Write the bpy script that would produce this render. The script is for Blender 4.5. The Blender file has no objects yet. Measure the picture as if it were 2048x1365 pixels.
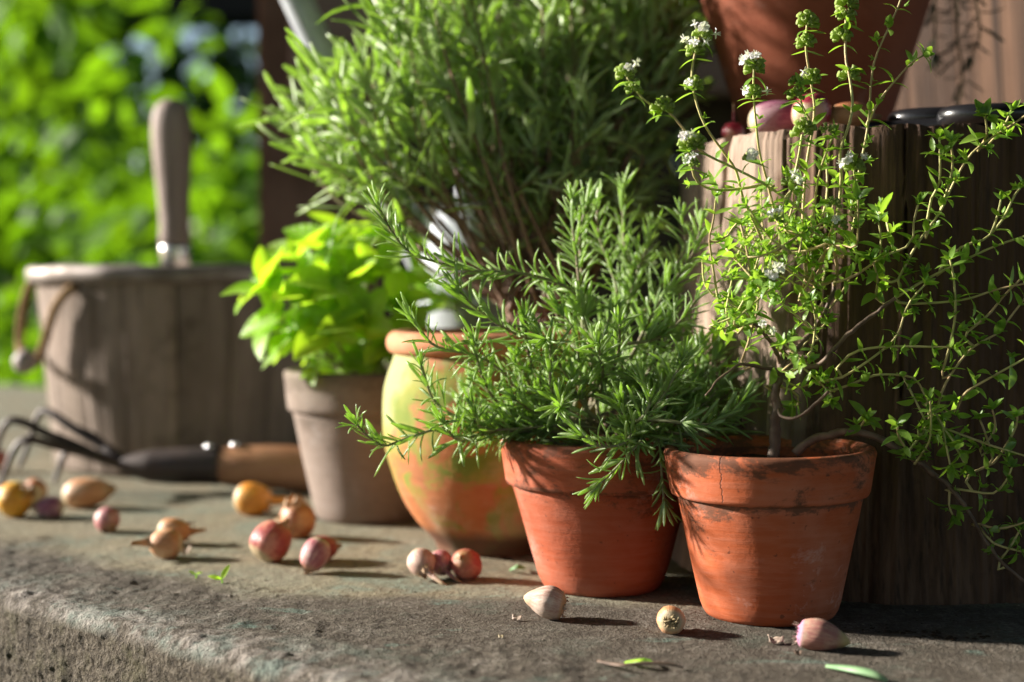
import bpy, math, random
import numpy as np
from mathutils import Vector, Matrix, noise
random.seed(7); rng = np.random.default_rng(7)
R = math.radians
SC = bpy.context.scene
COL = SC.collection

# ------------------------------------------------------------------ camera, sky, sun, exposure
FPX = 50 / 36 * 2048            # focal length in photo pixels
CAMH = 0.187                    # eye height above the ledge
HORIZON = 575.0
PITCH = math.atan((682.5 - HORIZON) / FPX)
cam = bpy.data.cameras.new('camera'); cam.lens = 50; cam.sensor_width = 36
cam.clip_start = 0.02; cam.clip_end = 500
cam.dof.use_dof = True; cam.dof.focus_distance = 0.795; cam.dof.aperture_fstop = 3.7
cam.dof.aperture_blades = 0
camo = bpy.data.objects.new('camera', cam); COL.objects.link(camo)
camo.location = (0, 0, CAMH); camo.rotation_euler = (math.pi / 2 - PITCH, 0, 0)
SC.camera = camo

SUN_EL, SUN_AZ = 21.0, 13.0     # elevation; degrees behind the left-hand axis
sdir = Vector((-math.cos(R(SUN_AZ)) * math.cos(R(SUN_EL)), math.sin(R(SUN_AZ)) * math.cos(R(SUN_EL)), math.sin(R(SUN_EL))))
world = bpy.data.worlds.new('World'); SC.world = world; world.use_nodes = True
wn = world.node_tree
sky = wn.nodes.new('ShaderNodeTexSky'); sky.sky_type = 'NISHITA'; sky.sun_disc = False
sky.sun_elevation = R(SUN_EL); sky.sun_rotation = math.atan2(sdir.x, sdir.y)
wn.links.new(sky.outputs[0], wn.nodes['Background'].inputs[0]); wn.nodes['Background'].inputs[1].default_value = 0.05
sl = bpy.data.lights.new('sun', 'SUN'); sl.energy = 5.0; sl.angle = R(3.0); sl.color = (1, .94, .85)
so = bpy.data.objects.new('sun', sl); COL.objects.link(so); so.location = (-3, 2, 3)
so.rotation_euler = (-sdir).to_track_quat('-Z', 'Y').to_euler()
vs = SC.view_settings; vs.view_transform = 'Standard'; vs.look = 'None'; vs.exposure = 1.55; vs.gamma = 1
SC.cycles.use_denoising = True
SC.cycles.max_bounces = 5; SC.cycles.transparent_max_bounces = 4
SC.cycles.caustics_reflective = False; SC.cycles.caustics_refractive = False

# ------------------------------------------------------------------ helpers
def P(u, v, D):
    """photo pixel and distance (m along y) -> point"""
    a = (u - 1024) / FPX; b = (682.5 - v) / FPX
    dc = D / (math.cos(PITCH) + b * math.sin(PITCH))
    return Vector((a * dc, D, CAMH + dc * (b * math.cos(PITCH) - math.sin(PITCH))))
def G(u, v, z=0.0):
    """photo pixel -> point on the ledge"""
    b = (682.5 - v) / FPX
    dc = (z - CAMH) / (b * math.cos(PITCH) - math.sin(PITCH))
    return Vector(((u - 1024) / FPX * dc, dc * (math.cos(PITCH) + b * math.sin(PITCH)), z))
def nz(x, y, z, o=3): return noise.fractal(Vector((x, y, z)), 1.0, 2.0, o)

def tag(o, label=None, cat=None, group=None, kind=None):
    for k, v in (('label', label), ('category', cat), ('group', group), ('kind', kind)):
        if v: o[k] = v
    return o
def empty(name, loc=(0, 0, 0), label=None, cat=None, group=None, rot=None):
    o = bpy.data.objects.new(name, None); COL.objects.link(o); o.location = loc; o.empty_display_size = .02
    if rot: o.rotation_euler = rot
    return tag(o, label, cat, group)
def mesh(name, verts, faces, mat, smooth=True, attrs=None):
    me = bpy.data.meshes.new(name)
    if isinstance(faces, tuple):                      # (loops, starts)
        loops, starts = faces; v = np.asarray(verts, dtype=np.float32)
        me.vertices.add(len(v)); me.vertices.foreach_set('co', v.ravel())
        me.loops.add(len(loops)); me.loops.foreach_set('vertex_index', np.asarray(loops, dtype=np.int32))
        me.polygons.add(len(starts)); me.polygons.foreach_set('loop_start', np.asarray(starts, dtype=np.int32))
        me.update(calc_edges=True)
    else:
        me.from_pydata([tuple(map(float, v)) for v in verts], [], faces); me.update()
    if attrs:
        for k, a in attrs.items():
            at = me.attributes.new(k, 'FLOAT', 'POINT'); at.data.foreach_set('value', np.asarray(a, dtype=np.float32))
    if mat: me.materials.append(mat)
    if smooth: me.polygons.foreach_set('use_smooth', [True] * len(me.polygons))
    return me
def obj(name, me, parent=None, loc=None, M=None):
    o = bpy.data.objects.new(name, me); COL.objects.link(o)
    if parent: o.parent = parent
    if loc is not None: o.location = loc
    if M is not None: o.matrix_basis = M
    return o
def lathe(prof, n=64, wob=None):
    """profile [(r, z)], returns verts, faces; ends at r=0 closed"""
    V, F, rows = [], [], []
    for (r, z) in prof:
        if r < 1e-6: rows.append([len(V)]); V.append((0, 0, z))
        else:
            rows.append(list(range(len(V), len(V) + n)))
            for k in range(n):
                a = 2 * math.pi * k / n; rr = r + (wob(a, z, r) if wob else 0)
                V.append((rr * math.cos(a), rr * math.sin(a), z))
    for A, B in zip(rows, rows[1:]):
        for k in range(n):
            j = (k + 1) % n
            if len(A) == 1 and len(B) == 1: continue
            if len(A) == 1: F.append((A[0], B[j], B[k]))
            elif len(B) == 1: F.append((A[k], A[j], B[0]))
            else: F.append((A[k], A[j], B[j], B[k]))
    return V, F
def smooth_path(pts, rad=None, step=None, sub=8):
    """Catmull-Rom; pts: list of Vector (and radii)"""
    n = len(pts); out, ro = [], []
    for i in range(n - 1):
        p0 = pts[max(i - 1, 0)]; p1 = pts[i]; p2 = pts[i + 1]; p3 = pts[min(i + 2, n - 1)]
        k = sub if step is None else max(1, int((p2 - p1).length / step))
        for j in range(k):
            t = j / k
            out.append(.5 * ((2 * p1) + (p2 - p0) * t + (2 * p0 - 5 * p1 + 4 * p2 - p3) * t * t + (3 * p1 - p0 - 3 * p2 + p3) * t ** 3))
            if rad: ro.append(rad[i] * (1 - t) + rad[i + 1] * t)
    out.append(pts[-1].copy())
    if rad: ro.append(rad[-1]); return out, ro
    return out
def frames(pts):
    T = []
    for i in range(len(pts)):
        d = pts[min(i + 1, len(pts) - 1)] - pts[max(i - 1, 0)]
        T.append(d.normalized() if d.length > 1e-9 else Vector((0, 0, 1)))
    n = T[0].orthogonal().normalized(); Ns = []
    for t in T:
        n = n - t * n.dot(t)
        n = n.normalized() if n.length > 1e-6 else t.orthogonal().normalized()
        Ns.append(n.copy())
    return T, Ns
def tube(pts, rad, n=6, cap=True, ell=None):
    T, Ns = frames(pts); V, F = [], []
    for i, p in enumerate(pts):
        b = T[i].cross(Ns[i]); r = rad[i] if hasattr(rad, '__len__') else rad
        for k in range(n):
            a = 2 * math.pi * k / n
            V.append(p + (Ns[i] * math.cos(a) + b * math.sin(a) * (ell or 1)) * r)
    for i in range(len(pts) - 1):
        for k in range(n):
            j = (k + 1) % n; F.append((i * n + k, i * n + j, i * n + n + j, i * n + n + k))
    if cap:
        F.append(tuple(range(n - 1, -1, -1))); F.append(tuple(range((len(pts) - 1) * n, len(pts) * n)))
    return V, F
def join(parts):
    V, F = [], []
    for v, f in parts:
        o = len(V); V += list(v); F += [tuple(i + o for i in q) for q in f]
    return V, F
def local(V, o): o = Vector(o); return [Vector(v) - o for v in V]
def box(sx, sy, sz, bev=.004):
    """bevelled box centred in x,y, base at z=0"""
    import bmesh
    bm = bmesh.new(); bmesh.ops.create_cube(bm, size=1)
    for v in bm.verts: v.co = Vector((v.co.x * sx, v.co.y * sy, (v.co.z + .5) * sz))
    if bev: bmesh.ops.bevel(bm, geom=bm.edges[:], offset=bev, segments=2, affect='EDGES')
    V = [v.co.copy() for v in bm.verts]; F = [tuple(v.index for v in f.verts) for f in bm.faces]; bm.free()
    return V, F

# ------------------------------------------------------------------ materials
class NT:
    def __init__(s, name):
        s.m = bpy.data.materials.new(name); s.m.use_nodes = True; s.t = s.m.node_tree; s.t.nodes.clear()
        s.out = s.t.nodes.new('ShaderNodeOutputMaterial')
    def n(s, typ, ins=None, **kw):
        nd = s.t.nodes.new(typ)
        for k, v in kw.items(): setattr(nd, k, v)
        for k, v in (ins or {}).items(): s.put(nd.inputs[k], v)
        return nd
    def put(s, inp, v):
        if hasattr(v, 'is_linked') or isinstance(v, bpy.types.NodeSocket): s.t.links.new(v, inp)
        elif isinstance(v, bpy.types.Node): s.t.links.new(v.outputs[0], inp)
        else:
            if inp.type == 'RGBA' and len(v) == 3: v = (*v, 1)
            inp.default_value = v
    def noise(s, co, scale, detail=4, rough=.55, dist=0, sc=None):
        if sc is not None:
            co = s.n('ShaderNodeMapping', {0: co, 'Scale': sc}).outputs[0]
        return s.n('ShaderNodeTexNoise', {'Vector': co, 'Scale': scale, 'Detail': detail, 'Roughness': rough, 'Distortion': dist}).outputs[0]
    def ramp(s, f, stops, interp='LINEAR'):
        r = s.n('ShaderNodeValToRGB', {0: f}); cr = r.color_ramp; cr.interpolation = interp
        while len(cr.elements) < len(stops): cr.elements.new(.5)
        for e, (p, c) in zip(cr.elements, stops):
            e.position = p; e.color = (c, c, c, 1) if not hasattr(c, '__len__') else (*c, 1)
        return r.outputs[0]
    def mix(s, f, a, b, mode='MIX'):
        m = s.n('ShaderNodeMix', data_type='RGBA', blend_type=mode)
        s.put(m.inputs[0], f); s.put(m.inputs[6], a); s.put(m.inputs[7], b); return m.outputs[2]
    def math(s, op, a, b=0.0, clamp=False):
        m = s.n('ShaderNodeMath', operation=op, use_clamp=clamp); s.put(m.inputs[0], a); s.put(m.inputs[1], b); return m.outputs[0]
    def bump(s, h, st=.3, d=.002, nrm=None):
        i = {'Height': h, 'Strength': st, 'Distance': d}
        if nrm is not None: i['Normal'] = nrm
        return s.n('ShaderNodeBump', i).outputs[0]
    def obj(s): return s.n('ShaderNodeTexCoord').outputs['Object']
    def pos(s): return s.n('ShaderNodeNewGeometry').outputs['Position']
    def attr(s, nm): return s.n('ShaderNodeAttribute', attribute_name=nm).outputs['Fac']
    def pbr(s, col, rough=.7, nrm=None, spec=.4, metal=0.0, **kw):
        i = {'Base Color': col, 'Roughness': rough, 'Specular IOR Level': spec, 'Metallic': metal}
        if nrm is not None: i['Normal'] = nrm
        i.update(kw)
        return s.n('ShaderNodeBsdfPrincipled', i).outputs[0]
    def end(s, sh): s.put(s.out.inputs[0], sh); return s.m

def leaf_mat(name, dark, mid, light, trans, tf=.4, rough=.45, spec=.4, scale=90, rib=None, under=None):
    m = NT(name); p = m.pos()
    c = m.ramp(m.noise(p, scale, 2), [(.30, dark), (.5, mid), (.72, light)])
    if under is not None: c = m.mix(m.attr('under'), c, under)
    if rib is not None:
        c = m.mix(m.ramp(m.attr('across'), [(.0, .75), (.22, 0)]), c, rib)
    b = m.bump(m.noise(p, 900, 2), .25, .0006)
    if rib is not None:
        vn = m.math('SINE', m.math('SUBTRACT', m.math('MULTIPLY', m.attr('along'), 44.0), m.math('MULTIPLY', m.attr('across'), 9.0)))
        vr = m.ramp(vn, [(.62, 0), (.98, 1)])
        c = m.mix(m.math('MULTIPLY', vr, .35), c, rib); b = m.bump(m.math('SUBTRACT', 1, vr), .55, .0012, b)
    pr = m.pbr(c, rough, b, spec)
    tc = m.mix(.5, trans, m.mix(1, c, (1.6, 2.0, .7), 'MULTIPLY'))
    tr = m.n('ShaderNodeBsdfTranslucent', {'Color': tc})
    mx = m.n('ShaderNodeMixShader', {0: tf, 1: pr, 2: tr.outputs[0]})
    return m.end(mx.outputs[0])
def stem_mat(name, a, b, scale=60):
    m = NT(name); p = m.pos(); f = m.noise(p, scale, 3)
    return m.end(m.pbr(m.mix(m.ramp(f, [(.35, 0), (.65, 1)]), a, b), .6, m.bump(m.noise(p, 700, 3), .4, .001)))

def terracotta(name, base, dark, pale, stain=.5, crack=False, moss=None, zlip=.1, h=.1):
    m = NT(name); o = m.obj()
    big = m.noise(o, 14, 4, .6); fine = m.noise(o, 90, 5, .65)
    hor = m.noise(o, 30, 5, .7, 0, (1, 1, 9))
    c = m.mix(m.ramp(big, [(.35, 0), (.68, 1)]), base, dark)
    c = m.mix(m.math('MULTIPLY', m.ramp(hor, [(.42, 0), (.75, 1)]), .30), c, pale)
    blo = m.noise(o, 26, 3, .5)
    c = m.mix(m.math('MULTIPLY', m.ramp(blo, [(.48, 0), (.70, 1)]), .42), c, pale)
    lime = m.math('MULTIPLY', m.ramp(m.noise(o, 38, 7, .75, .3), [(.57, 0), (.66, 1)]), m.ramp(m.noise(o, 9, 2), [(.45, 0), (.6, .5)]))
    c = m.mix(lime, c, tuple(min(.6, x * .6 + .25) for x in pale))
    # dark soil stains: streaky patches, stronger near the lip and just under the band
    z = m.n('ShaderNodeSeparateXYZ', {0: o}).outputs[2]
    zb = m.ramp(m.math('DIVIDE', z, h), [(.0, .35), (.10, .08), (.5, .12), (.66, .38), (.71, .72), (.735, .30), (.86, .32), (.97, .62)])
    st = m.noise(o, 34, 9, .82, .3, (1, 1, 1.8))
    sv = m.math('ADD', m.math('SUBTRACT', st, .625), m.math('MULTIPLY', zb, .30))
    sf = m.math('MULTIPLY', m.ramp(sv, [(.0, 0), (.08, 1)]), stain)
    c = m.mix(sf, c, (.05, .035, .022))
    sp = m.noise(o, 210, 2, .5)
    c = m.mix(m.math('MULTIPLY', m.ramp(sp, [(.70, 0), (.735, 1)]), .7 * stain), c, (.03, .02, .015))
    if moss:
        zz = m.math('DIVIDE', z, h)
        mn = m.noise(o, 22, 6, .68, .8)
        mv = m.math('ADD', m.math('SUBTRACT', mn, .52), m.ramp(zz, [(.05, -.12), (.3, .03), (.55, .10), (.85, .12)]))
        c = m.mix(m.ramp(mv, [(.0, 0), (.10, .95)]), c, m.mix(m.ramp(m.noise(o, 30, 4), [(.38, 0), (.62, 1)]), moss[0], moss[1]))
        wv = m.math('ADD', m.math('SUBTRACT', m.noise(o, 11, 5, .65), .5), m.ramp(zz, [(.45, -.3), (.68, .02), (.86, .12)]))
        c = m.mix(m.math('MULTIPLY', m.ramp(wv, [(.0, 0), (.12, 1)]), .5), c, moss[2])
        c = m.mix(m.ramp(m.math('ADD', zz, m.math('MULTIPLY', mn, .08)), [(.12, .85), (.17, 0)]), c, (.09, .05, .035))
    nrm = m.bump(m.math('ADD', fine, m.math('MULTIPLY', hor, .8)), .35, .0012)
    if crack:
        s = m.n('ShaderNodeSeparateXYZ', {0: o})
        ang = m.math('ARCTAN2', s.outputs[0], m.math('MULTIPLY', s.outputs[1], -1))
        wig = m.math('MULTIPLY', m.math('SUBTRACT', m.noise(o, 60, 4, .7, 0, (0, 0, 1)), .5), .22)
        d = m.math('ABSOLUTE', m.math('ADD', m.math('ADD', ang, wig), .80))
        up = m.math('GREATER_THAN', z, h * .735)
        cf = m.math('MULTIPLY', m.ramp(d, [(.003, .9), (.007, 0)]), up)
        c = m.mix(cf, c, (.05, .02, .012)); nrm = m.bump(m.math('SUBTRACT', 1, cf), .8, .001, nrm)
    return m.end(m.pbr(c, m.ramp(big, [(.3, .72), (.7, .88)]), nrm, .25))

def wood(name, a, b, c3, grain=(60, 60, 2.5), crack=.5, rough=.8, axis_scale=1.0, dirt=None, vary=0, sharp=0, painted_sun=False):
    m = NT(name); o = m.obj()
    g1 = m.noise(o, 1.0, 6, .65, .3, grain); g2 = m.noise(o, 3.2, 4, .6, 0, grain); pt = m.noise(o, 9, 4, .6)
    c = m.mix(m.ramp(g1, [(.32 + sharp, 0), (.66 - sharp, 1)]), a, b)
    c = m.mix(m.ramp(pt, [(.42, 0), (.68, .8)]), c, c3)
    c = m.mix(m.math('MULTIPLY', m.ramp(g2, [(.30, 1), (.42, 0)]), crack), c, (.012, .009, .007))
    if dirt: c = m.mix(m.ramp(m.noise(o, 22, 6, .7), [(.55, 0), (.72, .8)]), c, dirt)
    if vary:
        rn = m.n('ShaderNodeObjectInfo').outputs['Random']; k = m.math('ADD', m.math('MULTIPLY', rn, vary), 1 - vary * .6)
        c = m.mix(1, c, m.n('ShaderNodeCombineXYZ', {0: k, 1: k, 2: k}).outputs[0], 'MULTIPLY')
    if painted_sun:      # sunlight painted into the colour as a pale left side; the rest stays dark
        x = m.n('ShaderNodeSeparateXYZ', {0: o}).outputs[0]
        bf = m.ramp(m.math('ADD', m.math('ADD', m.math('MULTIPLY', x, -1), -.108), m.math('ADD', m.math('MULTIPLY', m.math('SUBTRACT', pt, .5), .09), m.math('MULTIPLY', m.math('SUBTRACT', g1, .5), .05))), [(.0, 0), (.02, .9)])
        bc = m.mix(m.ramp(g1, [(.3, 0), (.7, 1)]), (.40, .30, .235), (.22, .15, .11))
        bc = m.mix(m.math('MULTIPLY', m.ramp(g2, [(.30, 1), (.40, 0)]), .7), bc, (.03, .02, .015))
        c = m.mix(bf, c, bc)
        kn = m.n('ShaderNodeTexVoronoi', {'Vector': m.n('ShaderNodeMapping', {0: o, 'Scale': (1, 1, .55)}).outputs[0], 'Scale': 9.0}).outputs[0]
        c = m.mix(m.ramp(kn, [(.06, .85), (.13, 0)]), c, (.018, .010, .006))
    h = m.math('ADD', g1, m.math('MULTIPLY', g2, .6))
    return m.end(m.pbr(c, rough, m.bump(h, .6, .003), .3))

MAT = {}
MAT['terra_front'] = terracotta('terracotta_thyme', (.42, .098, .033), (.31, .064, .019), (.54, .235, .155), .75, True, h=.0966)
MAT['terra_rose'] = terracotta('terracotta_rosemary', (.39, .090, .038), (.26, .052, .020), (.50, .20, .135), .65, h=.094)
MAT['terra_big'] = terracotta('terracotta_large', (.27, .072, .033), (.20, .05, .024), (.30, .10, .055), .25, h=.16)
MAT['terra_urn'] = terracotta('terracotta_urn', (.46, .165, .055), (.33, .10, .035), (.50, .24, .13), .5, h=.16,
                              moss=((.13, .20, .025), (.27, .27, .05), (.42, .40, .24)))
MAT['urn_rim'] = terracotta('terracotta_urn_rim', (.56, .24, .12), (.45, .17, .075), (.58, .30, .18), .2, h=.16)
MAT['grey_clay'] = terracotta('grey_clay', (.235, .180, .150), (.165, .12, .095), (.30, .25, .22), .4, h=.116)
def soil_mat():
    m = NT('potting_soil'); o = m.obj(); n1 = m.noise(o, 160, 6, .7)
    return m.end(m.pbr(m.ramp(n1, [(.3, (.012, .008, .006)), (.7, (.06, .038, .025))]), .95, m.bump(n1, 1, .004), .1))
MAT['soil'] = soil_mat()
MAT['stump'] = wood('stump_wood', (.15, .085, .052), (.040, .020, .011), (.080, .042, .024), (110, 110, 5.0), .6, .85, dirt=(.024, .013, .008), painted_sun=True)
MAT['stump_top'] = wood('stump_top', (.24, .16, .10), (.12, .075, .05), (.17, .11, .07), (30, 30, 30), .4, .9)
MAT['post'] = wood('post_wood', (.15, .090, .064), (.085, .048, .033), (.19, .12, .09), (90, 90, 2), .3, .7)
MAT['beam'] = wood('beam_wood', (.02, .014, .010), (.012, .008, .006), (.02, .014, .01), (4, 40, 40), .3, .8)
MAT['wall_dark'] = wood('dark_board', (.050, .042, .026), (.028, .024, .016), (.065, .055, .032), (40, 40, 2), .4, .85)
MAT['rail'] = wood('weathered_rail', (.26, .19, .165), (.17, .12, .10), (.22, .16, .14), (2, 40, 40), .3, .85)
MAT['panel'] = wood('upright_board', (.17, .092, .055), (.036, .018, .010), (.085, .045, .027), (90, 90, 1.2), .6, .75, sharp=.10)
MAT['tub'] = wood('tub_wood', (.33, .255, .21), (.125, .09, .066), (.19, .145, .112), (60, 60, 2.2), .5, .8, dirt=(.06, .042, .027), vary=.45)
MAT['handle_old'] = wood('old_handle_wood', (.36, .28, .24), (.22, .16, .135), (.30, .23, .20), (70, 70, 5), .3, .65)
MAT['handle_warm'] = wood('warm_handle_wood', (.34, .17, .085), (.17, .075, .035), (.40, .23, .14), (5, 70, 70), .3, .42)
def metal(name, c1, c2, rough, metalv=.9, sc=30):
    m = NT(name); o = m.obj(); n1 = m.noise(o, sc, 5, .65); n2 = m.noise(o, sc * 6, 3)
    return m.end(m.pbr(m.mix(m.ramp(n1, [(.38, 0), (.66, 1)]), c1, c2), m.ramp(n1, [(.3, rough), (.7, rough + .2)]), m.bump(n2, .25, .001), .5, metalv))
MAT['zinc'] = metal('galvanised_zinc', (.44, .46, .50), (.31, .33, .37), .55, .3)
MAT['tin_rim'] = metal('dull_tin', (.26, .22, .20), (.15, .12, .10), .5, .5)
MAT['iron'] = metal('dark_iron', (.035, .026, .024), (.06, .04, .033), .45, .3)
MAT['chrome'] = metal('bright_ferrule', (.8, .8, .8), (.6, .6, .6), .15, 1)
def plain(name, col, rough, spec=.5, sc=80, var=.25):
    m = NT(name); o = m.obj(); f = m.noise(o, sc, 4)
    c2 = tuple(x * (1 - var) for x in col)
    return m.end(m.pbr(m.mix(f, col, c2), rough, m.bump(m.noise(o, sc * 5, 3), .2, .0006), spec))
MAT['black_plastic'] = plain('black_plastic', (.012, .012, .014), .28, .5)
MAT['rope'] = plain('hemp_rope', (.36, .23, .12), .9, .1, 200, .5)
MAT['bead'] = plain('grey_bead', (.34, .28, .26), .6)
MAT['blade'] = metal('scissor_steel', (.5, .5, .52), (.4, .4, .42), .25, 1)

def concrete():
    m = NT('painted_concrete'); o = m.pos(); t = m.attr('tt'); face = m.attr('face')
    n1 = m.noise(o, 9, 5, .6); n2 = m.noise(o, 45, 6, .7); n3 = m.noise(o, 260, 5, .7); n4 = m.noise(o, 700, 3, .6)
    # worn rough concrete
    worn = m.ramp(n2, [(.28, (.052, .042, .031)), (.48, (.105, .086, .064)), (.62, (.165, .142, .114)), (.78, (.28, .25, .215))])
    worn = m.mix(m.ramp(n3, [(.40, .75), (.55, 0)]), worn, (.055, .042, .030))
    worn = m.mix(m.ramp(n3, [(.60, 0), (.72, .55)]), worn, (.40, .36, .31))
    worn = m.mix(m.ramp(m.noise(o, 19, 6, .7), [(.55, 0), (.68, .45)]), worn, (.085, .115, .085))
    # painted floor: faded olive with teal and ochre patches
    pa = m.ramp(n1, [(.30, (.165, .140, .088)), (.46, (.255, .220, .145)), (.60, (.235, .225, .160)), (.74, (.31, .27, .195))])
    pa = m.mix(m.ramp(m.noise(o, 15, 6, .68, .3), [(.50, 0), (.62, .7)]), pa, (.150, .205, .165))
    pa = m.mix(m.ramp(m.noise(o, 33, 6, .7), [(.56, 0), (.68, .75)]), pa, (.14, .105, .07))
    pa = m.mix(m.ramp(n3, [(.38, .7), (.54, 0)]), pa, (.10, .078, .05))
    pa = m.mix(m.ramp(n3, [(.58, 0), (.70, .4)]), pa, (.42, .37, .29))
    # worn strip along the edge (wandering border)
    bd = m.math('ADD', t, m.math('MULTIPLY', m.math('SUBTRACT', m.noise(o, 7, 5, .62), .5), .11))
    bd = m.math('SUBTRACT', bd, m.math('MULTIPLY', m.math('MAXIMUM', m.math('SUBTRACT', m.attr('ss'), .12), 0.0), .75))
    f = m.ramp(bd, [(.085, 0), (.118, 1)])
    c = m.mix(f, worn, pa)
    # teal paint left on the nosing
    tl = m.math('MULTIPLY', m.ramp(t, [(.0, .9), (.012, 1), (.035, .35), (.06, .0)]), m.ramp(m.noise(o, 24, 6, .72), [(.47, 0), (.58, 1)]))
    c = m.mix(m.math('MULTIPLY', tl, .5), c, (.24, .31, .27))
    pl = m.math('MULTIPLY', m.ramp(t, [(.0, 1), (.02, .6), (.04, .0)]), m.ramp(n2, [(.45, 0), (.6, .7)]))
    c = m.mix(pl, c, (.42, .37, .33))
    tl2 = m.math('MULTIPLY', m.ramp(m.noise(o, 17, 6, .7, .5, (1, 2.2, 1)), [(.60, 0), (.67, .55)]), m.ramp(n3, [(.35, .2), (.6, 1)]))
    c = m.mix(tl2, c, (.15, .26, .21))
    # rough front face: dark pitted, a little moss
    fr = m.ramp(n3, [(.32, (.035, .026, .018)), (.5, (.105, .083, .058)), (.68, (.20, .17, .13))])
    fr = m.mix(m.ramp(n2, [(.5, 0), (.68, .6)]), fr, (.085, .080, .030))
    c = m.mix(face, c, fr)
    c = m.mix(m.ramp(n4, [(.36, .5), (.48, 0)]), c, (.045, .036, .027)); c = m.mix(m.ramp(n4, [(.60, 0), (.70, .35)]), c, (.42, .38, .32))
    h = m.math('ADD', m.math('MULTIPLY', n3, 1.0), m.math('ADD', m.math('MULTIPLY', n4, .45), m.math('MULTIPLY', n2, .8)))
    st = m.math('ADD', m.math('SUBTRACT', 1.0, m.math('MULTIPLY', f, .45)), m.math('MULTIPLY', face, .3))
    b = m.n('ShaderNodeBump', {'Height': h, 'Strength': st, 'Distance': .0042}).outputs[0]
    return m.end(m.pbr(c, .86, b, .25))
MAT['concrete'] = concrete()

def bulb_mat(name, a, b, c3, rough=.32, tip=(.30, .17, .07), root=(.45, .36, .22), fine=9):
    m = NT(name); o = m.obj(); s = m.n('ShaderNodeSeparateXYZ', {0: o})
    ang = m.math('ARCTAN2', s.outputs[1], s.outputs[0])
    cs, sn = m.math('COSINE', ang), m.math('SINE', ang)
    v = m.n('ShaderNodeCombineXYZ', {0: cs, 1: sn, 2: m.math('MULTIPLY', s.outputs[2], 14)}).outputs[0]
    st = m.noise(v, fine, 4, .65); pt = m.noise(o, 55, 4, .6)
    c = m.mix(m.ramp(st, [(.38, 0), (.58, 1)]), a, b)
    c = m.mix(m.ramp(pt, [(.48, 0), (.60, .85)]), c, c3)
    vn = m.noise(v, fine * 2.6, 3, .7); c = m.mix(m.ramp(vn, [(.56, 0), (.66, .5)]), c, tuple(x * .45 for x in b))
    c = m.mix(m.ramp(m.noise(o, 260, 4, .7), [(.62, 0), (.72, .5)]), c, (.10, .06, .035))
    zr = m.attr('zz')
    c = m.mix(m.ramp(zr, [(.0, 1), (.07, .9), (.14, 0)]), c, root)
    c = m.mix(m.ramp(m.math('ADD', zr, m.math('MULTIPLY', st, .1)), [(.78, 0), (.96, .9)]), c, tip)
    b = m.bump(m.noise(v, fine * 2.2, 3, .6), .35, .0012)
    return m.end(m.pbr(c, m.ramp(st, [(.35, rough + .06), (.65, rough + .24)]), b, .4))
BULB = {
 'orange': bulb_mat('skin_orange', (.70, .30, .045), (.58, .215, .030), (.74, .38, .09), .22),
 'yellow': bulb_mat('skin_yellow', (.72, .36, .035), (.66, .27, .03), (.66, .46, .06), .28),
 'tan': bulb_mat('skin_tan', (.62, .33, .17), (.52, .23, .10), (.68, .45, .28), .32),
 'brown': bulb_mat('skin_brown', (.50, .22, .09), (.38, .13, .06), (.58, .32, .16), .3),
 'red': bulb_mat('skin_red', (.42, .10, .075), (.30, .05, .05), (.55, .24, .16), .25),
 'pink': bulb_mat('skin_pink', (.52, .26, .23), (.36, .10, .12), (.62, .42, .37), .33),
 'purple': bulb_mat('skin_purple', (.36, .17, .21), (.24, .07, .13), (.50, .32, .34), .28),
 'crimson': bulb_mat('skin_crimson', (.38, .035, .05), (.24, .02, .04), (.60, .36, .28), .2),
 'garlic': bulb_mat('skin_garlic', (.56, .41, .33), (.42, .24, .19), (.62, .50, .41), .5, (.50, .36, .22), (.50, .36, .20), 7),
 'garlic_purple': bulb_mat('skin_garlic_purple', (.46, .25, .18), (.33, .13, .11), (.50, .36, .26), .5, (.46, .36, .14), (.40, .16, .28), 7),
}
MAT['thyme'] = leaf_mat('thyme_leaf', (.095, .19, .035), (.18, .31, .05), (.29, .42, .075), (.52, .74, .06), .46, .38, .45, 70)
MAT['thyme_stem'] = stem_mat('thyme_stem', (.50, .50, .18), (.46, .32, .17), 25)
MAT['thyme_wood'] = stem_mat('thyme_woody_stem', (.10, .062, .042), (.19, .125, .085), 90)
MAT['flower'] = leaf_mat('white_petal', (.72, .66, .76), (.82, .78, .84), (.85, .84, .87), (.9, .85, .9), .3, .5, .2)
MAT['bud'] = leaf_mat('green_calyx', (.20, .28, .06), (.30, .37, .10), (.38, .42, .17), (.5, .6, .12), .4, .5, .3, 200)
MAT['rosemary'] = leaf_mat('rosemary_needle', (.14, .21, .07), (.28, .375, .145), (.47, .54, .30), (.64, .80, .22), .5, .36, .6, 110, under=(.42, .50, .33))
MAT['rosemary_stem'] = stem_mat('rosemary_stem', (.27, .28, .15), (.22, .155, .105), 30)
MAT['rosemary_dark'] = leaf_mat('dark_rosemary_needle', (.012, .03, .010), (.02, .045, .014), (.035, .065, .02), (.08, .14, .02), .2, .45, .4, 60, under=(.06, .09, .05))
MAT['lavender'] = leaf_mat('lavender_leaf', (.21, .29, .12), (.42, .50, .27), (.66, .70, .53), (.70, .84, .26), .46, .38, .5, 45)
MAT['lavender_stem'] = stem_mat('lavender_stem', (.20, .25, .08), (.22, .125, .075), 18)
MAT['lavender_wood'] = stem_mat('lavender_woody_stem', (.17, .095, .06), (.26, .16, .105), 60)
MAT['sage'] = leaf_mat('marjoram_leaf', (.13, .28, .03), (.27, .46, .045), (.43, .57, .13), (.72, .88, .02), .5, .42, .4, 26, rib=(.36, .48, .14))
MAT['sage_stem'] = stem_mat('marjoram_stem', (.34, .42, .16), (.30, .34, .14))
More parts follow.
